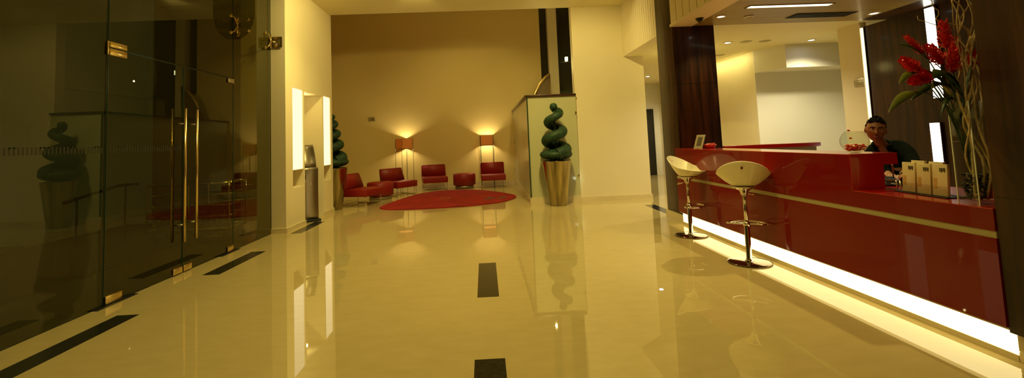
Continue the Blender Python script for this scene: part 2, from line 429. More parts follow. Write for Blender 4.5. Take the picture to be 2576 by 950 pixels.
def spider(par, y, z, half=False):
    s = MB()
    for sy_ in ((-1, 1) if not half else (-1,)):
        for sz_ in (-1, 1):
            s.tube([(XG+.05, y, z), (XG+.05, y+sy_*.07, z+sz_*.10), (XG+.01, y+sy_*.09, z+sz_*.12)], [.009, .008, .010], 8)
            s.tube([(XG-.02, y+sy_*.09, z+sz_*.12), (XG+.025, y+sy_*.09, z+sz_*.12)], .022, 12)
    s.tube([(XG+.05, y, z-.12), (XG+.05, y, z+.12)], .012, 8)
    if not half:
        for sx_ in (.05, .2):
            for sz_ in (-1, 1): s.tube([(XG+sx_, y-.03, z+sz_*.08), (XG+sx_, y+.03, z+sz_*.08)], .022, 12)
        s.box(XG+.03, XG+.22, y-.018, y-.012, z+.04, z+.1).box(XG+.03, XG+.22, y-.018, y-.012, z-.1, z-.04)
    else:
        s.tube([(XG+.05, y, z), (XG+.12, y+.09, z)], .014, 8); s.box(XG+.03, XG+.2, y+.080, y+.09, z+.05, z+.09).box(XG+.03, XG+.2, y+.080, y+.09, z-.09, z-.05).box(XG+.17, XG+.2, y+.080, y+.09, z-.05, z+.05).box(XG+.03, XG+.06, y+.080, y+.09, z-.05, z+.05)
    s.build('spider_fitting', M['brass'], par)
spider(w3, 6.535, 3.15); spider(w3, 7.56, 3.15, True)
# glass fin
poly = [(XG+.01, ZC-.01), (XG+.01, 2.95), (XG+.10, 2.95), (XG+.20, 3.03), (XG+.27, 3.15), (XG+.30, 3.30), (XG+.30, ZC-.01)]
fn = MB().prism(poly, 6.530, 6.540, 'y').build('window_6', M['glass']); struct(fn, 'vertical glass fin bracing the glazing')

# ------------------------------------------------------------------ outside things
def hand_rail():
    P = [(-5.6, 6.30, .765), (-5.6, 6.5, .80), (-5.6, 7.15, .905), (-5.6, 7.35, .912), (-5.6, 7.6, .90)]
    o0 = Vector((-5.6, 6.9, 0))
    t = thing('handrail', 'dark metal ramp handrail outside the glass', 'handrail', o0, 0)
    q = [Vector(p)-o0 for p in P]
    MB().tube(q, .022).build('rail', M['black'], t)
    for p in (q[1], q[3]): MB().tube([(p[0], p[1], 0), tuple(p)], .014).build('post', M['black'], t)
hand_rail()
def trolley():
    t = thing('luggage_trolley', 'chrome luggage trolley standing outside beyond the glass doors', 'luggage trolley', (-4.42, 7.25, 0), math.radians(3))
    L, Wd = 1.15, .55
    MB().box(-L/2, L/2, -Wd/2, Wd/2, .20, .225, bev=.008).build('deck', M['outmat'], t)
    fr = MB()
    for z, r in ((.235, .014), (.42, .009), (.58, .009), (.74, .009), (.90, .014)):
        for sy_ in (-1, 1): fr.tube([(-L/2, sy_*Wd/2, z), (L/2-.0, sy_*Wd/2, z)], r, 8)
        fr.tube([(-L/2, -Wd/2, z), (-L/2, Wd/2, z)], r, 8); fr.tube([(L/2, -Wd/2, z), (L/2, Wd/2, z)], r, 8)
    for k in range(1, 14):
        x = -L/2+L*k/14
        for sy_ in (-1, 1): fr.tube([(x, sy_*Wd/2, .235), (x, sy_*Wd/2, .42)], .004, 6)
    fr.build('basket_rails', M['chrome'], t)
    for sx_ in (-1, 0, 1):
        for sy_ in (-1, 1):
            MB().tube([(sx_*L/2, sy_*Wd/2, .2), (sx_*L/2, sy_*Wd/2, .92)], .014, 8).build('upright', M['chrome'], t)
    for sx_ in (-1, 1):
        for sy_ in (-1, 1):
            x, y_ = sx_*(L/2-.06), sy_*(Wd/2-.05)
            wh = MB().tube([(x, y_-.016, .075), (x, y_+.016, .075)], .07, 20).build('wheel', M['black'], t)
            MB().box(x-.025, x+.025, y_-.025, y_-.020, .06, .2).box(x-.025, x+.025, y_+.020, y_+.025, .06, .2).build('caster_fork', M['chrome'], wh)
trolley()

# ------------------------------------------------------------------ kiosk
def kiosk():
    t = thing('information_kiosk', 'brushed steel self service kiosk in the wall recess', 'kiosk', (-3.42, 8.82, 0), math.radians(36))
    # local front = -y
    body = MB(); hw = .21
    prof = [(-.155, .045), (-.16, .10), (-.148, .35), (-.145, .55), (-.15, .75), (-.16, .96), (-.157, 1.0), (.10, 1.0), (.10, .045)]
    body.prism([(a, b_) for a, b_ in prof], -hw, hw, 'x', bev=.006); body.build('body', M['steel'], t)
    MB().box(-.24, .24, -.21, .17, 0, .045, bev=.006).build('foot', M['black'], t)
    sp = [(-.10, 1.0), (-.085, 1.08), (-.05, 1.17), (.0, 1.27), (.06, 1.36), (.11, 1.43), (.125, 1.43), (.10, 1.0)]
    MB().prism(sp, -hw*.92, hw*.92, 'x', bev=.005).build('screen_housing', M['steel'], t)
    r = Matrix.Rotation(math.radians(-20), 3, 'X')
    MB().box(-.12, .12, -.055, -.02, 1.05, 1.22, rot=r).build('screen', M['black'], t)
    MB().box(-.10, -.02, -.168, -.150, .80, .86, bev=.004).build('card_slot', M['black'], t)
    MB().box(-.09, -.01, -.165, -.14, .745, .775, bev=.004).build('receipt_slot', M['chrome'], t)
    MB().ball((.07, -.148, .70), .018, sc3=(1, .5, 1)).build('button', M['chrome'], t)
    MB().ball((-.06, -.142, .66), .02, sc3=(1, .5, 1)).build('button', M['chrome'], t)
kiosk()

# ------------------------------------------------------------------ spiral topiaries
def spiral(tight=False):
    b = MB()
    n = 150; pts = []; rad = []
    for i in range(n):
        t = i/(n-1)
        a = math.radians(-810 + 920*t)
        R = (.215-.115*t)*min(1, (1-t)/.13+.12)
        z = 1.045 + t*.975
        r = .120-.052*t
        if tight:
            a = math.radians(-90 + 1420*t**1.15); R = (.20-.17*t); z = 1.05 + .99*t**.93; r = .118-.070*t
        pts.append(Vector((R*math.cos(a), R*math.sin(a), z))); rad.append(r)
    b.ball((0, 0, 1.035), .25, 24, 12, (1.34, 1.3, .46))
    b.tube([(0, 0, .9), (0, 0, 1.95)], .02, 8)
    b.tube(pts, rad, 18)
    b.ball(tuple(pts[-1]), rad[-1]*1.15, 14, 10)
    # small leaves all over
    bm = b.bm; bm.verts.ensure_lookup_table(); bmesh.ops.recalc_face_normals(bm, faces=bm.faces)
    fs = [f_ for f_ in bm.faces if f_.calc_area() > 1e-5]
    rnd = random.Random(3)
    wts = [f_.calc_area() for f_ in fs]
    for f_ in rnd.choices(fs, wts, k=13000):
        vs = [v.co for v in f_.verts]; w_ = [rnd.random() for _ in vs]; sm = sum(w_)
        p = sum((v*q for v, q in zip(vs, w_)), Vector())/sm
        nrm = f_.normal
        d = (nrm*.6 + Vector((rnd.uniform(-1, 1), rnd.uniform(-1, 1), rnd.uniform(-1, 1)))).normalized()
        s_ = d.cross(nrm)
        if s_.length < .05: continue
        s_.normalize(); L = rnd.uniform(.008, .015); W_ = L*.4
        q = [p-s_*W_*.4, p+d*L*.5-s_*W_, p+d*L, p+d*L*.5+s_*W_]
        b._f([bm.verts.new(v) for v in q])
    return b
def topiary():
    t = thing('spiral_topiary', 'spiral clipped topiary in a tapered metal planter before the frosted glass box', 'potted plant', (1.475, 9.45, 0), 0)
    MB().lathe([(0, .0), (.176, .0), (.182, .01), (.30, .895), (.306, .905), (.298, .91), (.285, .905), (.275, .84), (0, .84)], 48).build('planter', M['bronze'], t)
    MB().lathe([(0, .842), (.27, .842), (.27, .872), (.1, .885), (0, .89)], 32).build('soil', M['pebble'], t)
    spiral().build('foliage', M['leaf'], t, recalc=False)
    return t
t1 = topiary()
t2 = dup(t1, (-3.37, 10.33, 0), math.radians(40), 'spiral clipped topiary in a metal planter half hidden behind the niche wall')
for c_ in list(t2.children):
    if c_.name.startswith('foliage'): bpy.data.objects.remove(c_)
spiral(True).build('foliage', M['leaf'], t2, recalc=False)

# ------------------------------------------------------------------ frosted stair box
def stair_box():
    t = thing('glass_partition', 'green frosted glass stair enclosure with dark timber cap', 'partition', (.94, 9.78, 0))
    Y1 = 4.72
    MB().box(0, 1.08, 0, .10, 0, .13).box(0, .10, .10, Y1, 0, .13).build('plinth', M['base'], t)
    MB().box(.02, 1.075, .02, .035, .13, 2.27).build('front_panel', M['frost'], t)
    for k in range(3):
        MB().box(.02, .035, .04+k*1.55, .04+(k+1)*1.55-.01, .13, 2.27).build('side_panel', M['frost'], t)
    MB().box(-.03, 1.08, -.02, .08, 2.27, 2.315, bev=.004).box(-.03, .08, .08, Y1, 2.27, 2.315, bev=.004).build('cap_rail', M['cap'], t)
    MB().box(.004, .030, .0, .02, .13, 2.27).build('corner_seam', M['edge'], t)
    for z in (.55, 1.9): MB().box(1.04, 1.075, -.005, .02, z-.03, z+.03, bev=.003).build('clamp', M['brass'], t)
    for z in (.45, 1.3, 2.0): MB().box(-.0, .02, Y1-.06, Y1-.02, z-.03, z+.03, bev=.003).build('clamp', M['brass'], t)
stair_box()
# stair behind it: treads, tan wall face and a curved brass rail
struct(MB().box(2.16, 2.45, 14.30, 14.49, 2.3, 6.2).build('trim_4', M['wall']), 'tan pier between the dark upper windows')
rl = thing('stair_rail', 'curved brass stair handrail above the frosted glass box', 'handrail', (1.7, 14.1, 0))
MB().tube([(-.15, -.0, 2.5), (-.06, 0, 2.8), (.10, 0, 3.08), (.28, 0, 3.28), (.42, 0, 3.38)], .045, 12).build('rail', M['brass'], rl)
MB().prism([(-.10, 2.3), (-.04, 2.72), (.12, 3.02), (.28, 3.2), (.42, 3.3), (.42, 2.3)], .02, .04, 'y').build('balustrade', M['tan'], rl)
MB().tube([(.0, 0, 0), (.0, 0, 2.9)], .02).tube([(.42, 0, 0), (.42, 0, 3.36)], .02).build('post', M['brass'], rl)
st = MB()
for k in range(9): st.box(1.0+.08, 1.95, 10.4+k*.28, 10.4+(k+1)*.28+.03, 0 if k == 0 else k*.17, (k+1)*.17)
s_ = st.build('staircase', M['base']); tag(s_, 'stone stair flight behind the frosted glass', 'staircase')
cw = thing('window_lamp', 'small cool white lamp glowing in the dark upper window', 'lamp', (2.83, 14.9, 3.92))
MB().box(-.05, .04, -.03, .03, -.02, .12, bev=.008).build('lamp_body', M['lenscool'], cw)
MB().box(-.2, .2, 0, .02, -.06, -.03).build('bracket', M['steel'], cw)
fl_ = thing('stair_spotlight', 'cool spotlight glowing behind the frosted glass beside the planter', 'spotlight', (1.93, 9.98, .49))
MB().ball((0, 0, 0), .035).build('bulb', M['lenscool'], fl_)
MB().tube([(0, .02, 0), (0, .10, 0)], .04).box(-.03, .03, .06, .12, -.49, 0).build('housing', M['steel'], fl_)

# ------------------------------------------------------------------ lounge furniture
def chair():
    t = thing('lounge_chair', 'red armless lounge chair by the left wall corner, nearest the planter', 'chair', (-2.94, 10.98, 0), math.radians(72), 'red armless lounge chairs')
    MB().box(-.36, .36, -.36, .30, .215, .385, bev=.025, seg=3).build('seat', M['redfab'], t)
    r = Matrix.Rotation(math.radians(-9), 3, 'X')
    MB().prism([(.14, .385), (.36, .33), (.40, .70), (.385, .72), (.28, .72), (.265, .70)], -.36, .36, 'x', bev=.018).build('backrest', M['redfab'], t)
    for sx_ in (-1, 1):
        x = sx_*.33
        MB().tube([(x, -.32, .22), (x, -.32, .012), (x, .30, .012), (x, .30, .22)], .010, 8).build('leg', M['chrome'], t)
    MB().tube([(-.33, .30, .03), (.33, .30, .03)], .008, 8).build('stretcher', M['chrome'], t)
    return t
c1 = chair()
dup(c1, (-2.38, 12.75, 0), math.radians(52), 'red armless lounge chair in front of the left floor lamp')
dup(c1, (-1.52, 13.85, 0), math.radians(12), 'red armless lounge chair against the wall left of the round ottoman')
dup(c1, (.23, 13.85, 0), math.radians(2), 'red armless lounge chair under the right floor lamp')
def pouf():
    t = thing('ottoman', 'round red ottoman between the two left lounge chairs', 'ottoman', (-2.72, 12.0, 0), 0, 'round red ottomans')
    MB().lathe([(0, .09), (.31, .09), (.335, .11), (.335, .40), (.315, .428), (.15, .437), (0, .437)], 48).build('cushion', M['redfab'], t)
    MB().lathe([(0, 0), (.28, 0), (.28, .09), (0, .09)], 40).build('base', M['steel'], t)
    return t
p1 = pouf(); dup(p1, (-.635, 13.9, 0), 0, 'round red ottoman against the wall between two red chairs')

def floor_lamp():
    t = thing('floor_lamp', 'four legged floor lamp with orange square shade turned corner-on, the left one', 'floor lamp', (-2.46, 14.20, 0), math.radians(40), 'orange shaded floor lamps')
    h = .185
    s = MB()
    for sx_, sy_, ex, ey in ((-1, -1, 1, -1), (1, -1, 1, 1), (1, 1, -1, 1), (-1, 1, -1, -1)):
        ax, ay, bx, by = sx_*h, sy_*h, ex*h, ey*h
        x0_, x1_ = sorted((ax, bx)); y0_, y1_ = sorted((ay, by))
        s.box(x0_-.002, x1_+.002, y0_-.002, y1_+.002, 1.26, 1.545)
    s.build('lamp_shade', M['shade'], t)
    for sx_ in (-1, 1):
        for sy_ in (-1, 1): MB().tube([(sx_*(h+.01), sy_*(h+.01), 0), (sx_*(h+.01), sy_*(h+.01), 1.55)], .006, 8).build('leg', M['black'], t)
    MB().tube([(-h-.01, -h-.01, 1.40), (h+.01, h+.01, 1.40)], .005, 6).tube([(h+.01, -h-.01, 1.395), (-h-.01, h+.01, 1.395)], .005, 6).build('cross_brace', M['black'], t)
    MB().ball((0, 0, 1.405), .035).build('bulb', emit('bulb', (1, .75, .4), 30), t)
    return t
l1 = floor_lamp(); dup(l1, (.08, 14.27, 0), math.radians(2), 'four legged floor lamp with orange square shade behind the right red chair')

# rug: pointed ellipse outline traced on the floor
rp = [(-2.33, 10.18), (-2.28, 10.75), (-2.17, 11.35), (-1.98, 12.1), (-1.74, 12.75), (-1.36, 13.15), (-.9, 13.28), (-.3, 13.05), (.2, 12.45), (.55, 11.8), (.72, 11.3), (.66, 10.85), (.45, 10.4), (.2, 10.12), (-.35, 9.86), (-1.03, 9.74), (-1.7, 9.74), (-2.12, 9.86)]
def cr(P, k=8):
    out = []; n = len(P)
    for i in range(n):
        a, b_, c_, d = [Vector(P[(i+j) % n]) for j in (-1, 0, 1, 2)]
        for j in range(k):
            t = j/k
            out.append(tuple(.5*((2*b_)+(c_-a)*t+(2*a-5*b_+4*c_-d)*t*t+(3*b_-a-3*c_+d)*t**3)))
    return out
rg = MB().prism(cr(rp), .001, .02, 'z').build('rug', M['rug']); tag(rg, 'large red teardrop shaped rug on the polished floor', 'rug')
g_ = MB()
for cx_, cy_, rx_, ry_ in ((-1.0, 11.4, .22, .30),): 
    for k in range(7):
        a = k*2*PI/7; g_.ball((cx_+math.cos(a)*rx_*.5, cy_+math.sin(a)*ry_*.6, .019), .04, 10, 6, (1, 1.6, .04))
MBm = g_.build('rug_motif', M['tan'], rg)
g_ = MB()
for k, (dx, dy) in enumerate(((0, 0), (.12, .1), (.28, -.05), (.42, .12), (.36, .22), (.05, .22))): g_.ball((.02+dx, 10.85+dy, .019), .08, 10, 6, (1.2, 1, .04))
g_.build('rug_motif', M['ink'], rg)
vp_ = thing('wall_plate', 'small bronze vent plate on the back wall left of the lamps', 'wall plate', (-3.5, 14.485, 2.2))
MB().box(-.11, .11, -.0, .014, -.06, .06, bev=.003).build('plate', M['olive'], vp_)
MB().box(-.02, .085, -.006, 0, -.045, .045, bev=.002).build('cover', M['tan'], vp_)
vq = thing('wall_sign', 'small grey sign plate on the cream wall edge beside the wood panelling', 'wall sign', (6.395, 7.52, 2.10))
MB().box(-.012, 0, -.10, .10, -.07, .07, bev=.003).build('plate', M['steel'], vq)
for z in (-.03, 0, .03): MB().box(-.0135, -.012, -.07, .05, z-.004, z+.004).build('engraved_line', M['ink'], vq)

# ------------------------------------------------------------------ reception counter
CX = 2.90; Y0 = 2.575; Y1 = 6.91; YS = 3.575
def counter():
    t = thing('reception_counter', 'glossy red lacquered reception counter with glowing plinth', 'reception counter', (CX, 4.7, 0))
    def B(*a, **k):
        m = MB(); m.box(a[0]-CX, a[1]-CX, a[2]-4.7, a[3]-4.7, a[4], a[5], **k); return m
    B(CX, CX+.04, Y0, Y1, .19, .682).build('lower_panel', M['red'], t)
    B(CX+.004, CX+.04, Y0, Y1, .682, .722).build('metal_band', M['olive'], t)
    u = MB().prism([(Y0-4.7, .722), (Y1-4.7, .722), (Y1-4.7, 1.128), (YS-4.7, 1.128), (YS-4.7, .845), (Y0-4.7, .845)], 0, .04, 'x').build('upper_panel', M['red'], t)
    # raised ledge: leg + overhanging slab, seen end-on
    led = MB().prism([(.04, .85), (.04, 1.128), (.0, 1.128), (0, 1.134), (.385, 1.134), (.385, 1.045), (.265, 1.045), (.265, .85)], YS-4.7, Y1-4.7, 'y').build('raised_ledge', M['redtop'], t)
    MB().prism([(0, Y0-4.7), (.76, Y0-4.7), (.76, Y1-4.7), (.041, Y1-4.7), (.041, YS-4.7), (0, YS-4.7)], .8455, .851, 'z').build('desk_top', M['redtop'], t)
    MB().prism([(.0, .846), (.0, 1.134), (.387, 1.134), (.387, 1.043), (.267, 1.043), (.267, .8515), (.0, .8515)], YS-4.704, YS-4.7, 'y').build('end_panel', M['redtop'], t)
    B(CX+.04, CX+.72, Y0+.01, Y1, .81, .845).build('desk_core', M['cap'], t)
    B(CX+.04, CX+.16, Y0+.01, Y1, .19, .81).build('carcass', M['cap'], t)
    B(CX+.60, CX+.70, Y0+.02, Y0+.10, 0, .81).build('leg', M['cap'], t)
    B(CX+.60, CX+.70, Y1-.2, Y1-.1, 0, .81).build('leg', M['cap'], t)
    B(CX+.05, CX+.20, Y0-.0, Y1, 0, .036).build('kerb', M['base'], t)
    B(CX+.056, CX+.20, Y0+.0, Y1, .0365, .176).build('light_strip', M['tube'], t)
    B(CX+.012, CX+.20, Y0+.0, Y1, .1765, .189).build('top_lip', M['base'], t)
counter()
def wing():
    t = thing('return_counter', 'red topped cross counter behind the raised ledge', 'counter', (4.45, 7.2, 0))
    MB().box(-.75, .78, -.22, .22, 1.075, 1.135, bev=.003).build('top', M['redtop'], t)
    MB().box(-.75, .74, -.17, .19, 0, 1.075).build('body', M['olive'], t)
wing()
# things on the ledge
def bowl():
    t = thing('glass_bowl', 'round glass fishbowl of red sweets on the near end of the ledge', 'bowl', (3.113, 3.77, 1.135))
    R = .103; pr_ = []
    for k in range(15):
        a = math.radians(-74 + k*(74+52)/14); pr_.append((R*math.cos(a), .096+R*.97*math.sin(a)))
    o = MB()
    inner = [(r-.003, z+.0005) for r, z in pr_]
    prof = [(0, .0)] + [(pr_[0][0], 0)] + pr_ + [(pr_[-1][0]+.003, pr_[-1][1]+.003)] + inner[::-1] + [(0, inner[0][1]+.006)]
    o.lathe(prof, 40); o.build('bowl', M['clear'], t)
    return t
bowl()
cb = MB(); rr = random.Random(5)
for k in range(120):
    a = rr.random()*2*PI; z = rr.uniform(.018, .066); r = math.sqrt(rr.random())*(.046+.45*z)
    cb.mi = 0 if rr.random() < .66 else 1
    cb.ball((r*math.cos(a), r*math.sin(a), z), .010, 8, 5, (1.5, .8, .7), Matrix.Rotation(rr.random()*3, 3, 'Z') @ Matrix.Rotation(rr.random()*2, 3, 'X'))
cb.mi = 0
for p in ((-.055, -.03, .122), (-.054, -.015, .186)): cb.ball(p, .010, 8, 5, (1.3, .9, .8))
o = cb.build('sweets', [M['candy'], M['candy2']]); o.location = (3.113, 3.77, 1.136)
tag(o, 'red and white wrapped sweets heaped in the glass fishbowl', 'sweets', None, 'stuff')
def frame():
    t = thing('picture_frame', 'small silver picture frame standing on the far end of the red ledge', 'picture frame', (3.06, 6.50, 1.134), math.radians(-66))
    r = Matrix.Rotation(math.radians(-24), 3, 'X'); pv = (0, 0, 0)
    m = MB()
    for a in ((-.075, -.052, 0, .012, 0, .21), (.052, .075, 0, .012, 0, .21), (-.052, .052, 0, .012, 0, .026), (-.052, .052, 0, .012, .186, .21)): m.box(*a, rot=r, piv=pv)
    m.build('frame', M['steel'], t)
    MB().box(-.052, .052, .004, .010, .026, .186, rot=r, piv=pv).build('picture', M['paper'], t)
    MB().box(-.042, .042, .001, .0035, .036, .176, rot=r, piv=pv).build('print', M['ink'], t)
    MB().box(-.02, .02, .072, .076, .0, .13, rot=Matrix.Rotation(math.radians(2), 3, 'X'), piv=(0, .07, 0)).box(-.02, .02, .0, .09, 0, .004).build('easel_leg', M['black'], t)
frame()
def dish():
    t = thing('candy_dish', 'low red glass dish beside the picture frame', 'dish', (3.215, 6.45, 1.134))
    MB().lathe([(0, 0), (.055, 0), (.075, .02), (.088, .055), (.083, .055), (.07, .024), (0, .01)], 28).build('dish', M['redtop'], t)
    k = MB(); r_ = random.Random(2)
    for i in range(26):
        a = r_.random()*6.3; q = r_.random()*.06; k.mi = r_.choice((0, 0, 1)); k.ball((q*math.cos(a), q*math.sin(a), r_.uniform(.03, .065)), .013, 8, 5, (1.3, .8, .7))
    k = k.build('sweets', [M['candy'], M['candy2']], t); k['kind'] = 'stuff'
dish()
def phone():
    t = thing('telephone', 'black desk telephone on the lower desk under the ledge end', 'telephone', (3.36, 3.80, .851), math.radians(-20))
    MB().prism([(-.10, 0), (.10, 0), (.10, .065), (-.09, .02)], -.11, .11, 'x', bev=.006).build('body', M['black'], t)
    MB().tube([(-.075, -.09, .06), (-.075, -.07, .088), (-.075, 0, .095), (-.075, .07, .1), (-.075, .09, .075)], [.024, .022, .014, .022, .024], 12).build('handset', M['black'], t)
    k = MB()
    for i in range(4):
        for j in range(3): k.box(.0+i*.022, .015+i*.022, -.055+j*.024, -.04+j*.024, .036+j*.004, .044+j*.004)
    k.build('keypad', M['steel'], t)
    k = MB(); pts = []
    for i in range(120): 
        s = i/119; pts.append((-.075-.02*math.sin(s*PI)+.008*math.cos(i*1.2), -.10-.05*math.sin(s*PI)+.008*math.sin(i*1.2), .02+.03*abs(math.sin(s*PI))))
    k.tube(pts, .003, 6); k.build('cord', M['black'], t)
    MB().tube([(.09, .05, .03), (.09, .05, .16), (.07, .0, .19), (.05, -.04, .17)], .006, 8).build('receiver_hook', M['steel'], t)
phone()

# brochures and holder
def brochure_holder():
    t = thing('brochure_holder', 'clear acrylic brochure holder on a dark tray on the low red desk', 'brochure holder', (3.135, 3.17, .852), math.radians(-6))
    MB().box(-.075, .075, -.21, .24, 0, .006, bev=.002).build('tray', M['black'], t)
    MB().box(-.052, -.049, -.19, .20, .006, .075).build('front_lip', M['clear'], t)
    MB().box(.03, .033, -.19, .20, .006, .19).build('back_panel', M['clear'], t)
    k = MB()
    for y in (.20, .235): k.tube([(-.05, y, .006), (-.05, y, .085)], .006, 8)
    k.tube([(-.04, .22, .09), (-.03, .215, .14), (.0, .20, .17)], .005, 8)
    k.build('side_post', M['chrome'], t)
brochure_holder()
brr = random.Random(4)
def brochure(yc, x, h, label, face=True, tilt=4):
    base = Vector((3.135, 3.17, .859)); R6 = Matrix.Rotation(math.radians(-6), 3, 'Z')
    loc = base + R6 @ Vector((x, yc, 0))
    t = thing('brochure', label, 'brochure', loc, math.radians(-6), 'brochures in the acrylic holder')
    r = Matrix.Rotation(math.radians(tilt), 3, 'Y')
    MB().box(-.009, .009, -.057, .057, 0, h, bev=.0015, rot=r, piv=(0, 0, 0)).build('cover', M['paper'], t)
    if face:
        k = MB()   # small dark emblem top right as the photo shows it
        for (a, b_, c_, d) in ((-.045, .0, .188, .193), (-.043, -.036, .165, .188), (-.030, -.024, .170, .188), (-.019, -.013, .162, .188), (-.008, -.001, .168, .188), (-.043, -.013, .176, .180)):
            k.box(-.0112, -.0096, a, b_, c_*h/.22, d*h/.22, rot=r, piv=(0, 0, 0))
        k.build('printed_emblem', M['ink'], t)
        k = MB()
        for i in range(6): k.box(-.0112, -.0096, .02, .048, h*(.24+i*.055), h*(.24+i*.055+.03), rot=r, piv=(0, 0, 0))
        k.build('printed_lines', M['orange'], t)
brochure(.135, -.034, .215, 'cream brochure in the holder, closest to the man')
brochure(.005, -.034, .212, 'cream brochure in the middle of the holder')
brochure(-.125, -.034, .215, 'cream brochure in the holder, closest to the glass vase')
brochure(.095, .0, .228, 'cream brochure tucked behind, left end of the holder', False)
brochure(-.055, .0, .226, 'cream brochure tucked behind, centre of the holder', False)

# ------------------------------------------------------------------ vase with branches, gingers, leaves
VX, VY, VZ = 3.025, 2.76, .852
def vase():
    t = thing('glass_vase', 'tall square clear glass vase on the near end of the low red desk', 'vase', (VX, VY, VZ), math.radians(0))
    h = .062; th = .006; H = .63
    m = MB(); m.box(-h, h, -h, h, 0, .018)
    m.build('base', M['clear'], t)
    w = MB()
    o = [(-h, -h), (h, -h), (h, h), (-h, h)]; i = [(-h+th, -h+th), (h-th, -h+th), (h-th, h-th), (-h+th, h-th)]
    b = w.bm; r = {}
    for nm, P, z in (('ol', o, .0181), ('oh', o, H), ('il', i, .0181), ('ih', i, H)): r[nm] = [b.verts.new((x, y, z)) for x, y in P]
    for k in range(4):
        k2 = (k+1) % 4
        w._f((r['ol'][k], r['ol'][k2], r['oh'][k2], r['oh'][k])); w._f((r['il'][k2], r['il'][k], r['ih'][k], r['ih'][k2]))
        w._f((r['oh'][k], r['oh'][k2], r['ih'][k2], r['ih'][k])); w._f((r['ol'][k2], r['ol'][k], r['il'][k], r['il'][k2]))
    w.build('walls', M['clear'], t)
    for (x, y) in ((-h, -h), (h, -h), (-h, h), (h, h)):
        MB().box(x-.0028, x+.0028, y-.0028, y+.0028, 0, H).build('corner_glint', M['edge_glint'], t)  # thin pale strips stand in for glints on the glass corners
vase()
pb = MB(); rr = random.Random(9)
for k in range(620):
    pb.mi = 0 if rr.random() < .82 else 1
    pb.ball((rr.uniform(-.047, .047), rr.uniform(-.047, .047), rr.uniform(.028, .18)), rr.uniform(.007, .0085), 8, 6, (1, rr.uniform(.7, 1.2), .8))
o = pb.build('pebbles', [M['pebble'], M['pebble2']]); o.location = (VX, VY, VZ); tag(o, 'dark moss and pebbles filling the bottom of the square vase', 'pebbles', None, 'stuff')

def wig(p0, p1, amp, seed, n=26, k=3.2):
    r = random.Random(seed); ph = [r.random()*6.3 for _ in range(4)]; P = []
    p0 = Vector(p0); p1 = Vector(p1)
    for i in range(n):
        t = i/(n-1); e = math.sin(PI*min(1, t*1.6+.05)) if t < .3 else 1
        w_ = Vector((math.sin(t*k*6.3*.5+ph[0])+.5*math.sin(t*k*6.3+ph[1]), math.sin(t*k*6.3*.5+ph[2])+.5*math.sin(t*k*6.3*1.1+ph[3]), 0))*amp*e*.6
        P.append(p0.lerp(p1, t)+w_)
    return P
def branch(p0, p1, r0, amp, seed, label, forks=()):
    P = wig(p0, p1, amp, seed)
    b = MB().tube(P, [r0*(1-.6*i/25) for i in range(26)], 8)
    for (i, q, s2) in forks:
        F = wig(P[i], q, amp*.8, s2, 16); F[0] = P[i]
        b.tube(F, [r0*.6*(1-.6*j/15) for j in range(16)], 7)
    o = b.build('twisted_branch', M['twig']); tag(o, label, 'branch', 'twisted branches in the vase')
    return o
Z0 = VZ+.03
branch((VX-.025, VY-.035, Z0), (3.06, 2.72, 2.45), .0085, .045, 1, 'pale twisted branch rising straight from the vase centre', [(14, (2.95, 2.74, 2.3), 11)])
branch((VX+.02, VY-.03, Z0), (3.12, 2.72, 2.42), .009, .045, 2, 'pale twisted branch leaning furthest right', [(15, (3.06, 2.76, 2.4), 12), (17, (3.17, 2.74, 2.35), 19)])
branch((VX-.045, VY-.02, Z0), (3.00, 2.74, 2.40), .008, .05, 3, 'pale twisted branch with the left hand fork', [(13, (2.86, 2.80, 2.05), 13)])
branch((VX+.035, VY-.04, Z0), (2.99, 2.70, 2.45), .008, .05, 4, 'pale twisted branch crossing from right to left', [(16, (2.72, 2.76, 2.2), 14)])
branch((VX-.01, VY-.02, Z0), (3.06, 2.78, 2.30), .007, .055, 5, 'thin twisted branch at the back of the vase')
branch((VX+.04, VY-.02, Z0), (3.08, 2.73, 1.62), .010, .015, 6, 'short stout branch stub by the right vase corner')
branch((VX-.05, VY-.03, Z0), (2.97, 2.72, 2.20), .006, .05, 8, 'thin twisted branch against the left side of the vase')
branch((VX+.0, VY-.045, Z0), (3.03, 2.70, 2.36), .0075, .05, 21, 'pale twisted branch nearest the front of the vase', [(12, (3.10, 2.72, 2.1), 22)])

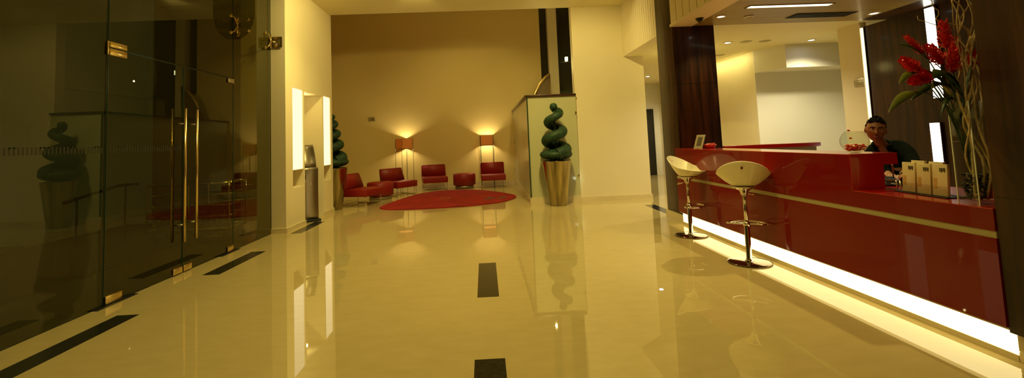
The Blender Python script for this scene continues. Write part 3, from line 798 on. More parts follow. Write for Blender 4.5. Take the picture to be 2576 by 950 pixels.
def ginger(tip, root, L, R, label):
    """red ginger: stem from the vase to a spike of overlapping bracts; tip = end of the spike, root = where the spike starts"""
    tip = Vector(tip); root = Vector(root)
    t = thing('ginger_flower', label, 'flower', (VX, VY, Z0), 0, 'red ginger flowers')
    o0 = Vector((VX, VY, Z0)); base = Vector((VX+.022+(root.x-VX)*.06, VY+.03, Z0+.01))
    mid = Vector((VX+.01+(root.x-VX)*.14, VY+.03, (Z0+root.z)/2+.18))
    pts = []
    for i in range(12):
        s = i/11; pts.append((1-s)**2*base+2*s*(1-s)*mid+s*s*root - o0)
    MB().tube(pts, .0034, 7).build('stem', M['bigleaf'], t)
    ax = (tip-root); Ln = ax.length; ax.normalize()
    b = MB(); side = ax.orthogonal().normalized(); up = ax.cross(side)
    b.tube([root-o0, root.lerp(tip, .5)-o0, tip-o0], [R*.5, R*.5, R*.15], 10)
    n = 46; rg_ = random.Random(int(L*1000)+7)
    for k in range(n):
        s = k/n; a = k*2.39996; rad = R*(1.0-.55*s**2)
        c_ = root.lerp(tip, s*.96) - o0
        out = side*math.cos(a)+up*math.sin(a)
        p0 = c_+out*R*.3; w_ = ax.cross(out).normalized()*R*.42
        p1 = c_+out*rad*.95+ax*R*.35; p2 = c_+out*rad*(1.15+.25*rg_.random())+ax*R*(.95)
        vs = [p0-w_*.5, p1-w_, p2, p1+w_, p0+w_*.5]
        f1 = [b.bm.verts.new(v) for v in vs]; m1 = b.bm.verts.new(p1+out*.004)
        for q in range(4): b._f((f1[q], f1[q+1], m1))
    b.build('bracts', M['ginger'], t, recalc=False)
G = [((2.62, 2.74, 1.752), (2.73, 2.76, 1.695), .034, 'red ginger flower pointing furthest left, upper of the left pair'),
     ((2.645, 2.72, 1.615), (2.745, 2.76, 1.63), .030, 'red ginger flower lowest on the left'),
     ((2.70, 2.70, 1.665), (2.79, 2.76, 1.62), .028, 'red ginger flower in the left cluster, just right of the lowest one'),
     ((2.712, 2.80, 1.915), (2.805, 2.79, 1.80), .022, 'slender red ginger bud slanting up to the left'),
     ((2.80, 2.74, 1.83), (2.895, 2.77, 1.73), .036, 'red ginger flower before the vertical light bar'),
     ((2.925, 2.76, 1.99), (2.95, 2.78, 1.83), .036, 'tallest red ginger flower, topmost of the bouquet'),
     ((2.93, 2.72, 1.80), (2.955, 2.76, 1.67), .034, 'red ginger flower hanging below the tallest one'),
     ((3.085, 2.86, 1.90), (3.03, 2.82, 1.76), .034, 'red ginger flower behind the right branches'),
     ((3.06, 2.73, 1.795), (3.075, 2.75, 1.68), .026, 'small red ginger flower furthest right'),
     ((2.775, 2.86, 1.72), (2.85, 2.82, 1.66), .026, 'dark red ginger flower deep in the leaves')]
for tp, rt, R, lb in G: ginger(tp, rt, (Vector(tp)-Vector(rt)).length, R, lb)

def leaf(tip, root, W_, label, m='bigleaf', droop=.06):
    tip = Vector(tip); root = Vector(root); o0 = Vector((VX, VY, Z0))
    t = thing('ginger_leaf', label, 'leaf', o0, 0, 'broad leaves around the gingers')
    base = Vector((VX+.03+(root.x-VX)*.05, VY+.035, Z0+.01)); mid = Vector((VX+.01, VY+.02, root.z*.8+Z0*.2+.1))
    MB().tube([(1-s)**2*base+2*s*(1-s)*mid+s*s*root-o0 for s in [i/9 for i in range(10)]], .003, 6).build('stalk', M['bigleaf'], t)
    ax = tip-root; side = ax.cross(Vector((0, 0, 1))).normalized() if abs(ax.normalized().z) < .95 else Vector((0, 1, 0))
    side = (side+Vector((0, 0, .9))).normalized() if abs(ax.x) > abs(ax.z)*.3 else (side+Vector((.6, 0, 0))).normalized()
    b = MB(); n = 14; rows = []
    for i in range(n+1):
        s = i/n; c_ = root.lerp(tip, s)-o0; c_.z += droop*math.sin(PI*s)*1.2
        w_ = W_*math.sin(PI*min(1, s*.93+.07))**.8*(1-.25*s)
        if i == n: w_ = .0008
        nrm = ax.cross(side).normalized()
        rows.append([b.bm.verts.new(c_+side*w_*q+nrm*w_*.35*abs(q)) for q in (-1, -.5, 0, .5, 1)])
    for r0, r1 in zip(rows, rows[1:]):
        for q in range(4): b._f((r0[q], r0[q+1], r1[q+1], r1[q]), True)
    o = b.build('blade', M[m], t, recalc=False)
    md = o.modifiers.new('t', 'SOLIDIFY'); md.thickness = .0012
LF = [((2.455, 2.70, 1.425), (2.70, 2.75, 1.555), .033, 'broad leaf drooping lowest at the left', 'leafy', .03),
      ((2.56, 2.72, 1.60), (2.71, 2.76, 1.675), .024, 'leaf under the furthest left flower', 'leafy', .02),
      ((2.65, 2.80, 1.862), (2.82, 2.78, 1.76), .026, 'leaf slanting to the upper left below the slender bud', 'bigleaf', .03),
      ((2.822, 2.74, 1.39), (2.95, 2.76, 1.49), .018, 'narrow leaf curling down beside the left vase edge', 'bigleaf', .05),
      ((2.72, 2.68, 1.56), (2.93, 2.75, 1.50), .030, 'yellow green leaf across the middle of the bouquet', 'leafy', .06),
      ((2.72, 2.66, 1.62), (2.96, 2.75, 1.58), .050, 'dark broad leaf at the centre of the bouquet', 'bigleaf', .06),
      ((2.80, 2.84, 1.70), (2.98, 2.78, 1.55), .045, 'dark broad leaf behind the middle flowers', 'bigleaf', .04),
      ((2.86, 2.70, 1.66), (3.0, 2.76, 1.52), .040, 'dark leaf against the branches', 'bigleaf', .03),
      ((3.0, 2.68, 1.72), (3.01, 2.75, 1.50), .030, 'upright green leaf in front of the branches', 'bigleaf', .0),
      ((2.68, 2.78, 1.50), (2.86, 2.77, 1.60), .028, 'dark leaf hanging left under the gingers', 'bigleaf', .02)]
for a in LF: leaf(a[0], a[1], a[2], a[3], a[4], a[5])

# ------------------------------------------------------------------ bar stools
def stool(loc, rz, label, lever=0):
    t = thing('bar_stool', label, 'bar stool', loc, rz, 'white shell bar stools')
    # local: sitter faces +y, back at -y
    b = bmesh.new(); NU, NV = 48, 16; rings = []
    for j in range(NV+1):
        v = j/NV; ring = []
        for i in range(NU):
            a = 2*PI*i/NU; cx_, cy_ = math.cos(a), math.sin(a)
            back = max(0, -cy_); front = max(0, cy_)
            side = abs(cx_)
            rx = .252; ry = .232 if cy_ < 0 else .235
            h = .122 + .142*back**1.15 - .055*front
            rr_ = v**.85
            g = max(0, (v-.30)/.70)**1.3
            x = cx_*rx*rr_; y_ = cy_*ry*rr_
            ring.append(b.verts.new((x, y_, .79+h*g)))
        rings.append(ring)
        if j == 0:
            for vv in ring[1:]: b.verts.remove(vv)
            rings[0] = [ring[0]]*NU
    for j in range(NV):
        for i in range(NU):
            q = [rings[j][i], rings[j][(i+1) % NU], rings[j+1][(i+1) % NU], rings[j+1][i]]
            u = []
            for z in q:
                if z not in u: u.append(z)
            try: f_ = b.faces.new(u); f_.smooth = True
            except ValueError: pass
    bmesh.ops.recalc_face_normals(b, faces=b.faces)
    me = bpy.data.meshes.new('seat'); b.to_mesh(me); b.free(); me.materials.append(M['white_pl'])
    o = bpy.data.objects.new('seat', me); COL.objects.link(o); o.parent = t
    md = o.modifiers.new('s', 'SOLIDIFY'); md.thickness = .012; md.offset = 0
    md = o.modifiers.new('b', 'BEVEL'); md.width = .004; md.segments = 2; md.limit_method = 'ANGLE'
    MB().tube([(0, -.228, .985), (0, -.196, .980)], .011, 14).build('grip_hole_disc', mat('dark red hole disc', (.09, .008, .004), .4) if 'dark red hole disc' not in bpy.data.materials else bpy.data.materials['dark red hole disc'], t)  # small disc in place of the see-through hole in the seat back
    MB().lathe([(0, .784), (.115, .784), (.12, .776), (.10, .768), (.045, .735), (.03, .69), (0, .69)], 32).build('seat_mount', M['chrome'], t)
    MB().lathe([(0, .35), (.0185, .35), (.0185, .70), (0, .70)], 20).build('piston', M['chrome'], t)
    MB().lathe([(0, .012), (.05, .012), (.034, .03), (.027, .05), (.026, .42), (.024, .425), (0, .425)], 24).build('column', M['chrome'], t)
    MB().lathe([(0, 0), (.205, 0), (.21, .004), (.207, .012), (.19, .015), (0, .017)], 56).build('base', M['darkchrome'], t)
    F = [(.0, -.02, .395)]; arc = [(.185*math.cos(a), .02+.17*math.sin(a), .395) for a in [PI*k/20 for k in range(21)]]
    fr = MB().tube([(-.185, .02, .395)] + [(x*.18/.185, .02, .395) for x in (-.1, 0, .1)] + [(.185, .02, .395)], .009, 8); fr.tube(arc, .009, 8)
    fr.lathe([(0, .375), (.032, .375), (.032, .415), (0, .415)], 20)
    fr.build('footrest', M['chrome'], t)
    la = math.radians(lever)
    MB().tube([(0, 0, .715), (.06*math.cos(la), .06*math.sin(la), .70), (.15*math.cos(la), .15*math.sin(la), .69)], [.006, .006, .010], 8).build('lever', M['chrome'], t)
stool((2.685, 4.735, 0), math.radians(-31), 'white shell bar stool nearer the camera, seen from behind', 12)
stool((2.70, 6.10, 0), math.radians(-139), 'white shell bar stool beside the far dark wood column', 330)

# ------------------------------------------------------------------ ceiling fixtures
def downlight(loc, label, lit=True, r=.055, lens='lens', grp='recessed ceiling downlights'):
    t = thing('ceiling_light', label, 'ceiling light', loc, 0, grp)
    MB().lathe([(r*.85, -.001), (r*1.35, -.001), (r*1.35, -.008), (r*1.0, -.012), (r*.85, -.004)], 28).build('ring', M['steel'] if not lit else M['slat'], t)
    MB().lathe([(0, -.003), (r*.86, -.003)], 24).build('lens', M[lens] if lit else M['slat'], t)
downlight((3.49, 6.40, ZR), 'small bright downlight in the wood ceiling by the bulkhead')
downlight((3.93, 6.45, ZR), 'unlit round fitting in the wood ceiling below the slot light', False, .05)
downlight((5.85, 6.50, ZR), 'bright downlight in the wood ceiling before the dark wood wall', True, .06)
downlight((4.85, 8.72, ZR+.08), 'cool white downlight in the office ceiling, left one', True, .065, 'lenscool')
downlight((6.55, 8.75, ZR+.08), 'cool white downlight in the office ceiling by the dropped beam', True, .065, 'lenscool')
downlight((4.95, 13.4, ZR+.08), 'cool white downlight in the side passage ceiling', True, .07, 'lenscool')
for (x, y_, l) in ((5.2, 8.55, 'round air grille in the office ceiling beside the left downlight'), (5.58, 8.55, 'second small round ceiling grille nearer the beam'), (5.45, 10.0, 'tiny sensor in the office ceiling near the yellow wall')):
    t = thing('ceiling_grille', l, 'ceiling grille', (x, y_+.15, ZR+.08))
    MB().lathe([(0, -.004), (.03, -.004), (.04, -.001), (.06, -.001), (.065, -.008), (.11, -.004), (.11, -.001)], 28).build('grille', M['olive'], t)
t = thing('slot_light', 'long slot fluorescent light in the wood ceiling', 'ceiling light', (4.2, 5.95, ZR))
MB().box(-.57, .57, -.05, .05, -.004, -.0005).build('diffuser', emit('slot diffuser', (1, .86, .52), 4), t)
MB().box(-.59, .59, -.065, -.05, -.008, -.0005).box(-.59, .59, .05, .065, -.008, -.0005).box(-.59, -.57, -.06, .06, -.008, -.0005).box(.57, .59, -.06, .06, -.008, -.0005).build('frame', M['woodceil'], t)
t = thing('air_vent', 'dark linear air vent in the wood ceiling', 'air vent', (5.05, 6.50, ZR))
MB().box(-.46, .46, -.13, .13, -.006, -.0005).build('recess', M['dark'], t)
k = MB()
for q in range(5): k.box(-.44, .44, -.11+q*.05, -.10+q*.05, -.014, -.006)
k.build('slats', M['black'], t)
t = thing('dome_camera', 'black dome security camera under the cream bulkhead', 'security camera', (3.20, 6.45, ZR-.005))
MB().lathe([(0, 0), (.055, 0), (.055, -.018), (.04, -.02)], 24).build('mount', M['black'], t)
MB().ball((0, 0, -.022), .042, 20, 12).build('dome', mat('smoked dome', (.01, .01, .01), .05), t)
# vertical light bars on the dark wood wall
def light_bar(z0, z1, y_, label):
    t = thing('wall_light_bar', label, 'wall light', (6.44, y_, z0), 0, 'vertical light bars on the wood wall')
    MB().box(-.03, 0, -.085, .085, 0, z1-z0, bev=.004).build('housing', M['wood'], t)
    MB().box(-.034, -.03, -.07, .07, .01, z1-z0-.01).build('diffuser', M['tube2'], t)
light_bar(1.70, 3.01, 6.22, 'upper vertical light bar on the dark wood wall')
light_bar(.62, 1.37, 6.32, 'lower vertical light bar on the dark wood wall behind the brochures')
# edge light between cream stub and wood wall
t = thing('edge_light', 'slim vertical glowing strip where the cream wall meets wood', 'wall light', (6.41, 7.39, 0))
MB().box(-.006, .01, -.02, .02, .1, 3.0).build('diffuser', emit('edge strip', (1, .82, .42), 2.2), t)
MB().box(.01, .03, -.028, .028, 0, 3.01).build('housing', M['black'], t)

# ------------------------------------------------------------------ receptionist
def skin_mesh(vs, es, rad, root=0, sub=2):
    me = bpy.data.meshes.new('t'); me.from_pydata(vs, es, []); o = bpy.data.objects.new('t', me); COL.objects.link(o)
    m = o.modifiers.new('s', 'SKIN')
    me.skin_vertices[0].data
    for i, r in enumerate(rad):
        r = r if hasattr(r, '__len__') else (r, r)
        me.skin_vertices[0].data[i].radius = r; me.skin_vertices[0].data[i].use_root = (i == root)
    m.use_smooth_shade = True
    s = o.modifiers.new('u', 'SUBSURF'); s.levels = sub; s.render_levels = sub
    dg = bpy.context.evaluated_depsgraph_get(); dg.update()
    out = bpy.data.meshes.new_from_object(o.evaluated_get(dg))
    bpy.data.objects.remove(o); return out
def remesh(bm_or_me, vox, smooth=2):
    o = bpy.data.objects.new('t', bm_or_me); COL.objects.link(o)
    m = o.modifiers.new('r', 'REMESH'); m.mode = 'VOXEL'; m.voxel_size = vox; m.use_smooth_shade = True
    s = o.modifiers.new('sm', 'SMOOTH'); s.iterations = smooth; s.factor = .5
    dg = bpy.context.evaluated_depsgraph_get(); dg.update()
    out = bpy.data.meshes.new_from_object(o.evaluated_get(dg)); bpy.data.objects.remove(o); return out
def gauss(x, y, z, cx_, cy_, cz_, sx_, sy_, sz_):
    return math.exp(-((x-cx_)/sx_)**2-((y-cy_)/sy_)**2-((z-cz_)/sz_)**2)
def head_bm():
    """head centred on origin, face looks -y, height about .235 (z -.12 .. .115)"""
    b = bmesh.new(); bmesh.ops.create_uvsphere(b, u_segments=64, v_segments=48, radius=1)
    for v in b.verts:
        x, y, z = v.co
        X = x*.077; Y = y*.096; Z = z*.118
        if Z < 0:
            t = -z
            X *= 1-.30*t**1.6; 
            if Y > 0: Y *= 1-.45*t**1.2
            else: Y *= 1+.02*t
        # flatten face front
        if y < 0: Y = -.096*(abs(y)**.85)*(1 if Z > -.0 else 1-.10*(-z)**2)
        if Z < -.03 and Y < 0: X *= 1.02
        # features (face at Y ~ -.09)
        if y < 0:
            Y += -.026*gauss(X, 0, Z, 0, 0, -.022, .011, 1, .014)      # nose tip
            Y += -.014*gauss(X, 0, Z, 0, 0, .0, .008, 1, .022)          # bridge
            Y += -.008*gauss(abs(X), 0, Z, .013, 0, -.028, .007, 1, .008)
            Y += .013*gauss(abs(X), 0, Z, .031, 0, .012, .016, 1, .010)  # sockets
            Y += -.006*gauss(abs(X), 0, Z, .03, 0, .032, .022, 1, .008) # brow
            Y += -.007*gauss(X, 0, Z, 0, 0, -.054, .022, 1, .006)       # upper lip
            Y += -.007*gauss(X, 0, Z, 0, 0, -.066, .018, 1, .006)
            Y += .004*gauss(X, 0, Z, 0, 0, -.060, .022, 1, .002)
            Y += .005*gauss(X, 0, Z, 0, 0, -.078, .02, 1, .006)
            Y += -.010*gauss(X, 0, Z, 0, 0, -.100, .022, 1, .014)       # chin
            Y += -.004*gauss(abs(X), 0, Z, .045, 0, -.018, .018, 1, .016) # cheek
        v.co = (X, Y, Z)
    return b
def person():
    import mathutils
    # joints (world)
    hipc = Vector((4.29, 4.64, .90)); chest = Vector((4.10, 4.48, 1.06)); neck0 = Vector((3.93, 4.42, 1.145)); HC = Vector((3.825, 4.36, 1.315))
    fdir = Vector((-.62, -.78, -.06)).normalized()
    lat = Vector((.74, -.67, 0)).normalized()     # towards image right (his left)
    shL = Vector((4.02, 4.43, 1.085)) + lat*.11; shR = Vector((4.0, 4.47, 1.09)) - lat*.14
    shL.z -= .01
    elL = Vector((4.00, 4.13, .905)); wrL = Vector((3.66, 3.93, .905)); 
    elR = Vector((3.91, 4.37, .925)); wrR = Vector((3.70, 4.13, .905))
    kL = Vector((4.24, 4.48, .50)); kR = Vector((4.20, 4.72, .50)); aL = Vector((4.34, 4.54, .09)); aR = Vector((4.32, 4.78, .09))
    hL = hipc+Vector((.0, -.10, -.05)); hR = hipc+Vector((-.02, .10, -.05))
    V = [hipc, hipc.lerp(chest, .5), chest, neck0, HC-Vector((0, 0, .06)), shL, elL, wrL, shR, elR, wrR, hL, kL, aL, hR, kR, aR]
    E_ = [(0, 1), (1, 2), (2, 3), (3, 4), (2, 5), (5, 6), (6, 7), (2, 8), (8, 9), (9, 10), (0, 11), (11, 12), (12, 13), (0, 14), (14, 15), (15, 16)]
    R = [(.12, .14), .11, (.09, .08), .050, .050, .040, .036, .029, .040, .036, .029, .09, .062, .042, .09, .062, .042]
    body = skin_mesh([tuple(v) for v in V], E_, R)
    bm = bmesh.new(); bm.from_mesh(body)
    # head
    rz = math.atan2(fdir.y, fdir.x)+PI/2
    mt = Matrix.Translation(HC) @ Matrix.Rotation(rz, 4, 'Z') @ Matrix.Rotation(math.radians(5), 4, 'X') @ Matrix.Rotation(math.radians(7), 4, 'Y')
    hb = head_bm(); hb.transform(mt)
    tm = bpy.data.meshes.new('h'); hb.to_mesh(tm); hb.free(); bm.from_mesh(tm)
    # ears
    for s in (-1, 1):
        e = bmesh.new(); bmesh.ops.create_uvsphere(e, u_segments=16, v_segments=12, radius=1)
        e.transform(mt @ Matrix.Translation((s*.079, .008, -.008)) @ Matrix.Rotation(s*.35, 4, 'Z') @ Matrix.Diagonal((.008, .018, .031, 1)))
        e.to_mesh(tm); e.free(); bm.from_mesh(tm)
    # feet
    for a in (aL, aR):
        e = bmesh.new(); bmesh.ops.create_uvsphere(e, u_segments=16, v_segments=12, radius=1)
        e.transform(Matrix.Translation(a+Vector((-.06, -.04, -.05))) @ Matrix.Rotation(rz, 4, 'Z') @ Matrix.Diagonal((.045, .12, .036, 1)))
        e.to_mesh(tm); e.free(); bm.from_mesh(tm)
    # hands: palm + five curled fingers each
    def hand(w, d, thumb_side, curl):
        d = d.normalized(); up = Vector((0, 0, 1)); s = d.cross(up).normalized()*thumb_side
        vs = [w-d*.03, w+d*.03, w+d*.075]; es = [(0, 1), (1, 2)]; rd = [(.024, .024), (.034, .017), (.036, .014)]
        for k, (o_, L) in enumerate(((.030, .075), (.011, .085), (-.010, .078), (-.029, .062))):
            b0 = len(vs); p = w+d*.078+s*o_
            vs += [p, p+d*L*.42-up*L*.10*curl, p+d*L*.72-up*L*.38*curl, p+d*L*.85-up*L*.68*curl]
            rd += [.0095, .009, .0085, .007]; es += [(2, b0), (b0, b0+1), (b0+1, b0+2), (b0+2, b0+3)]
        b0 = len(vs); p = w+d*.025+s*.030
        vs += [p, p+s*.028+d*.026-up*.010, p+s*.032+d*.056-up*.022]; rd += [.013, .010, .0085]; es += [(1, b0), (b0, b0+1), (b0+1, b0+2)]
        m = skin_mesh([tuple(v) for v in vs], es, rd, 1, 2)
        bm.from_mesh(m)
    hand(wrL, Vector((-.95, -.30, -.02)), -1, .9)
    hand(wrR, Vector((-.5, -.85, -.05)), 1, .8)
    m0 = bpy.data.meshes.new('b'); bm.to_mesh(m0); bm.free()
    me = remesh(m0, .0042, 1); me.name = 'person'
    me.materials.clear(); me.materials.append(M['skin'])
    for p in me.polygons: p.use_smooth = True
    o = bpy.data.objects.new('person', me); COL.objects.link(o)
    tag(o, 'person in a dark shirt leaning over the desk, hand by the telephone', 'person')
    # shirt
    Vs = [hipc+Vector((0, 0, .0)), hipc.lerp(chest, .5)+Vector((0, 0, .012)), chest, neck0-Vector((-.02, -.01, .02)), shL, elL, wrL+(elL-wrL)*.08, shR, elR, wrR+(elR-wrR)*.08, hipc-Vector((0, 0, .09)), chest.lerp(shL, .55)+Vector((0, 0, .02)), chest.lerp(shR, .55)+Vector((0, 0, .02))]
    Es = [(0, 1), (1, 2), (2, 3), (2, 11), (11, 4), (4, 5), (5, 6), (2, 12), (12, 7), (7, 8), (8, 9), (0, 10)]
    Rs = [(.135, .15), (.145, .15), (.165, .15), .068, .083, .058, .042, .083, .058, .042, .13, .128, .128]
    sm = skin_mesh([tuple(v) for v in Vs], Es, Rs)
    bm = bmesh.new(); bm.from_mesh(sm)
    m1 = bpy.data.meshes.new('s'); bm.to_mesh(m1); bm.free(); sm = remesh(m1, .009, 3); sm.materials.clear(); sm.materials.append(M['shirt'])
    for v in sm.vertices:
        n = noise.noise(Vector(v.co)*9)+.5*noise.noise(Vector(v.co)*22)
        v.co += v.normal*n*.008
    for p in sm.polygons: p.use_smooth = True
    s_o = bpy.data.objects.new('shirt', sm); COL.objects.link(s_o); s_o.parent = o
    # collar
    cb_ = MB(); n = 20
    cc = neck0+Vector((-.012, -.008, .012)); axn = (HC-neck0).normalized(); 
    a1 = lat; a2 = axn.cross(a1).normalized()
    if a2.dot(fdir) < 0: a2 = -a2
    prev = None
    for k in range(n+1):
        a = math.radians(-150)+math.radians(300)*k/n
        d = (-a2*math.cos(a)+a1*math.sin(a)); open_ = max(0, (abs(a)-2.0))
        lo = cc+d*.078-axn*.03; hi = cc+d*.066+axn*(.028-open_*.02)
        ho = cc+d*.080+axn*(.016-open_*.06)
        row = [cb_.bm.verts.new(p) for p in (lo, hi, ho)]
        if prev:
            cb_._f((prev[0], row[0], row[1], prev[1]), True); cb_._f((prev[1], row[1], row[2], prev[2]), True)
        prev = row
    co = cb_.build('collar', M['shirt'], o); md = co.modifiers.new('t', 'SOLIDIFY'); md.thickness = .003
    # trousers, shoes
    Vt = [hipc-Vector((0, 0, .02)), hL, kL, aL+Vector((0, 0, .02)), hR, kR, aR+Vector((0, 0, .02))]
    tm_ = skin_mesh([tuple(v) for v in Vt], [(0, 1), (1, 2), (2, 3), (0, 4), (4, 5), (5, 6)], [(.12, .13), .10, .08, .065, .11, .08, .065])
    tm_.materials.clear(); tm_.materials.append(M['pants']); to = bpy.data.objects.new('trousers', tm_); COL.objects.link(to); to.parent = o
    for a in (aL, aR):
        e = bmesh.new(); bmesh.ops.create_uvsphere(e, u_segments=20, v_segments=12, radius=1)
        e.transform(Matrix.Translation(a+Vector((-.06, -.04, -.045))) @ Matrix.Rotation(rz, 4, 'Z') @ Matrix.Diagonal((.054, .14, .044, 1)))
        x = MB(); x.add(e, True); x.build('shoe', M['black'], o)
    # hair: shell over crown, back and sides
    hh = head_bm(); kill = []
    for v in hh.verts:
        x, y, z = v.co
        line = .074 - .012*math.exp(-((abs(x)-.05)/.02)**2) if y < -.03 else (.070-(y+.03)*2.3 if y < .02 else -.048)
        if z < line: kill.append(v)
    bmesh.ops.delete(hh, geom=kill, context='VERTS')
    for v in hh.verts:
        n = Vector((v.co.x/.077, v.co.y/.096, v.co.z/.118)).normalized()
        q = noise.noise(v.co*60)*.004 + noise.noise(v.co*140)*.003
        v.co += n*(.006+q+(.003 if v.co.y < -.02 and v.co.z > .07 else 0)+max(0, v.co.z-.07)*.05)
    rnd = random.Random(11)
    hv = [v.co.copy() for v in hh.verts]
    hh.transform(mt)
    hm = MB(); hm.add(hh, True)
    for k in range(700):
        c_ = rnd.choice(hv); n = Vector((c_.x/.077, c_.y/.096, c_.z/.118)).normalized()
        d = (n*.7+Vector((rnd.uniform(-.5, .5), rnd.uniform(-.7, .2), rnd.uniform(0, .8)))).normalized()
        L = rnd.uniform(.006, .013) if c_.z > .06 else .003
        s = d.cross(n+Vector((.01, .02, .03))).normalized()*.0018
        a_, b_, e_ = mt @ (c_-s), mt @ (c_+s), mt @ (c_+d*L)
        hm._f([hm.bm.verts.new(v) for v in (a_, b_, e_)])
    ho_ = hm.build('hair', M['hair'], o, recalc=False)
    md = ho_.modifiers.new('t', 'SOLIDIFY'); md.thickness = .002
    # eyes, brows, lips
    for s in (-1, 1):
        m = MB().ball(tuple(mt @ Vector((s*.031, -.0785, .012))), .0125, 16, 12); e1 = m.build('eye', M['eye'], o)
        m = MB().ball(tuple(mt @ Vector((s*.031+.0, -.0885, .0115))), .0052, 12, 8); m.build('iris', M['iris'], e1)
        pts = [mt @ Vector((s*xx, yy, zz)) for xx, yy, zz in ((.012, -.096, .030), (.024, -.0965, .0345), (.038, -.091, .034), (.050, -.080, .027))]
        MB().tube(pts, [.0025, .0042, .0038, .0018], 8).build('eyebrow', M['hair'], o)
        pts = [mt @ Vector((s*xx, yy, zz)) for xx, yy, zz in ((.018, -.0895, .0145), (.031, -.0915, .0195), (.044, -.085, .015))]
        MB().tube(pts, [.0018, .003, .0018], 8).build('eyelid', M['skin'], o)
    pts = [mt @ Vector(q) for q in ((-.024, -.0845, -.0585), (-.012, -.0985, -.0560), (0, -.1015, -.0572), (.012, -.0985, -.0560), (.024, -.0845, -.0585))]
    MB().tube(pts, [.0015, .0042, .0045, .0042, .0015], 8).build('upper_lip', M['lips'], o)
    pts = [mt @ Vector(q) for q in ((-.020, -.0865, -.0605), (-.010, -.0975, -.0655), (0, -.0995, -.0665), (.010, -.0975, -.0655), (.020, -.0865, -.0605))]
    MB().tube(pts, [.0015, .0045, .0052, .0045, .0015], 8).build('lower_lip', M['lips'], o)
person()

# ------------------------------------------------------------------ lights
def spot(loc, tgt, power, col=WARM, size=100, blend=.5, r=.05, name='spot'):
    l = bpy.data.lights.new(name, 'SPOT'); l.energy = power; l.color = col; l.spot_size = math.radians(size); l.spot_blend = blend; l.shadow_soft_size = r
    o = bpy.data.objects.new(name, l); COL.objects.link(o); o.location = loc
    o.rotation_euler = (Vector(tgt)-Vector(loc)).to_track_quat('-Z', 'Y').to_euler(); return o
def area(loc, tgt, power, sx_, sy_, col=WARM, name='area', spread=180):
    l = bpy.data.lights.new(name, 'AREA'); l.shape = 'RECTANGLE'; l.size = sx_; l.size_y = sy_; l.energy = power; l.color = col; l.spread = math.radians(spread)
    o = bpy.data.objects.new(name, l); COL.objects.link(o); o.location = loc
    o.rotation_euler = (Vector(tgt)-Vector(loc)).to_track_quat('-Z', 'Y').to_euler(); return o
def point(loc, power, col=WARM, r=.04, name='point'):
    l = bpy.data.lights.new(name, 'POINT'); l.energy = power; l.color = col; l.shadow_soft_size = r
    o = bpy.data.objects.new(name, l); COL.objects.link(o); o.location = loc; return o
# hall downlights
for x in (-1.9, 1.2):
    for y, pw in ((1.2, 85), (4.2, 215), (7.4, 235)):
        spot((x, y, ZC-.02), (x, y, 0), pw, WARM, 125, .8, .06, 'hall downlight')
spot((1.1, 7.0, ZC-.02), (2.3, 9.88, 2.0), 390, WARM, 85, .8, .06, 'wall washer')
spot((-1.5, 7.0, ZC-.02), (-3.3, 8.7, 2.8), 330, WARM, 90, .8, .06, 'wall washer')
spot((2.2, 8.6, ZC-.02), (3.2, 8.6, 3.4), 17, WARM2, 90, .8, .06, 'fascia washer')
# spill over the lounge wall, cut by the ceiling edge
spot((-1.2, 8.2, ZC-.03), (-1.6, 14.5, 1.4), 165, WARM, 75, .35, .06, 'lounge washer')
spot((-.8, 11.9, 6.1), (-.5, 12.3, 0), 140, WARM, 120, .8, .03, 'lounge downlight')
# floor lamps
for loc in ((-2.46, 14.20, 1.405), (.08, 14.27, 1.405)): point(loc, 95, (1, .80, .42), .04, 'lamp bulb')
# reception downlights
for (x, y, p) in ((3.8, 4.75, 160), (3.5, 2.45, 60), (3.49, 6.38, 40), (5.85, 6.35, 16), (5.2, 3.6, 30)):
    spot((x, y, ZR-.03), (x, y, 0), p, WARM2, 110, .6, .03, 'reception downlight')
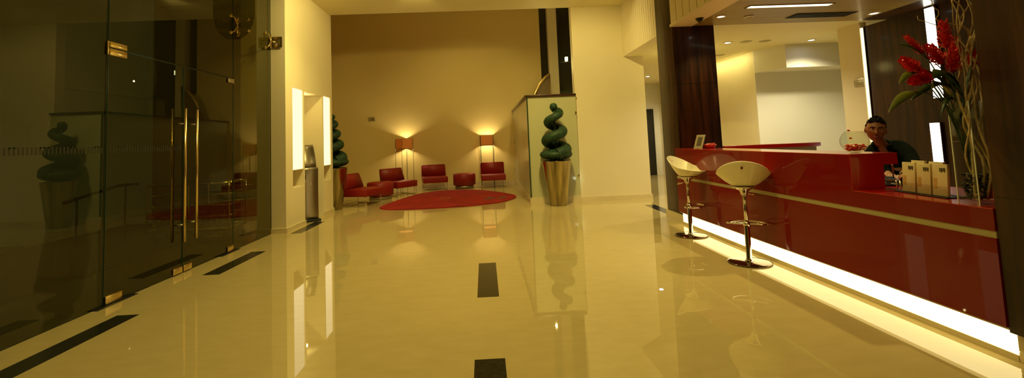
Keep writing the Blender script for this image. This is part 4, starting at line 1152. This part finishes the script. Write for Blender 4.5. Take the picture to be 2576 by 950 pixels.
# office
for (x, y) in ((4.85, 8.5), (6.55, 8.5)): spot((x, y, ZR+.04), (x, y, 0), 165, (1, .88, .52), 140, .8, .05, 'office downlight')
area((5.72, 10.7, ZR+.06), (6.1, 10.7, 2.0), 7, 1.6, .06, (1, .84, .30), 'cove light')
spot((4.95, 13.4, ZR+.04), (4.95, 13.9, 0), 200, (1, .86, .50), 140, .8, .05, 'passage downlight')
point((4.3, 9.4, 2.6), 8, WARM, .1, 'passage fill')
spot((1.7, 2.3, ZC-.02), (2.7, 5.0, .8), 90, WARM, 50, .8, .06, 'stool fill')  # added light without a fixture, brightens the stool shells
# kiosk recess
point((-3.45, 8.93, 2.30), 2.5, WARM2, .02, 'recess fill')  # added light, no fixture modelled, lifts the recess interior
# stair
point((1.6, 11.5, 3.2), 26, WARM, .015, 'stair lamp')
point((1.93, 9.90, .49), 1.2, (.7, .9, 1), .03, 'stair spot')

w = bpy.data.worlds.new('World'); sc.world = w; w.use_nodes = True
w.node_tree.nodes['Background'].inputs[0].default_value = (.026, .025, .009, 1); w.node_tree.nodes['Background'].inputs[1].default_value = 1

# ------------------------------------------------------------------ camera
F, YAW, PIT, ROL, PX, PY = 1150.0, .03159974, .0718728, -.04052003, 1250.76, 272.52
cy, sy, cp, sp, cr_, sr = math.cos(YAW), math.sin(YAW), math.cos(PIT), math.sin(PIT), math.cos(ROL), math.sin(ROL)
fw = Vector((sy*cp, cy*cp, sp)); rt = Vector((cy, -sy, 0)); up = rt.cross(fw)
r2 = cr_*rt+sr*up; u2 = -sr*rt+cr_*up
cam = bpy.data.cameras.new('camera'); co = bpy.data.objects.new('camera', cam); COL.objects.link(co)
co.matrix_world = Matrix(((r2.x, u2.x, -fw.x, 0), (r2.y, u2.y, -fw.y, 0), (r2.z, u2.z, -fw.z, 1.35), (0, 0, 0, 1)))
cam.sensor_fit = 'HORIZONTAL'; cam.sensor_width = 36; cam.lens = F/2576*36
cam.shift_x = -(PX-1288)/2576; cam.shift_y = (PY-475)/2576
cam.clip_start = .05; cam.clip_end = 100
sc.camera = co
sc.view_settings.view_transform = 'Standard'; sc.view_settings.look = 'None'; sc.view_settings.gamma = 1; sc.view_settings.exposure = 0
sc.view_settings.use_curve_mapping = False
sc.cycles.use_denoising = True
sc.cycles.max_bounces = 10; sc.cycles.diffuse_bounces = 4; sc.cycles.glossy_bounces = 5; sc.cycles.transmission_bounces = 8; sc.cycles.transparent_max_bounces = 16
sc.cycles.sample_clamp_indirect = 4; sc.cycles.caustics_reflective = False; sc.cycles.caustics_refractive = False
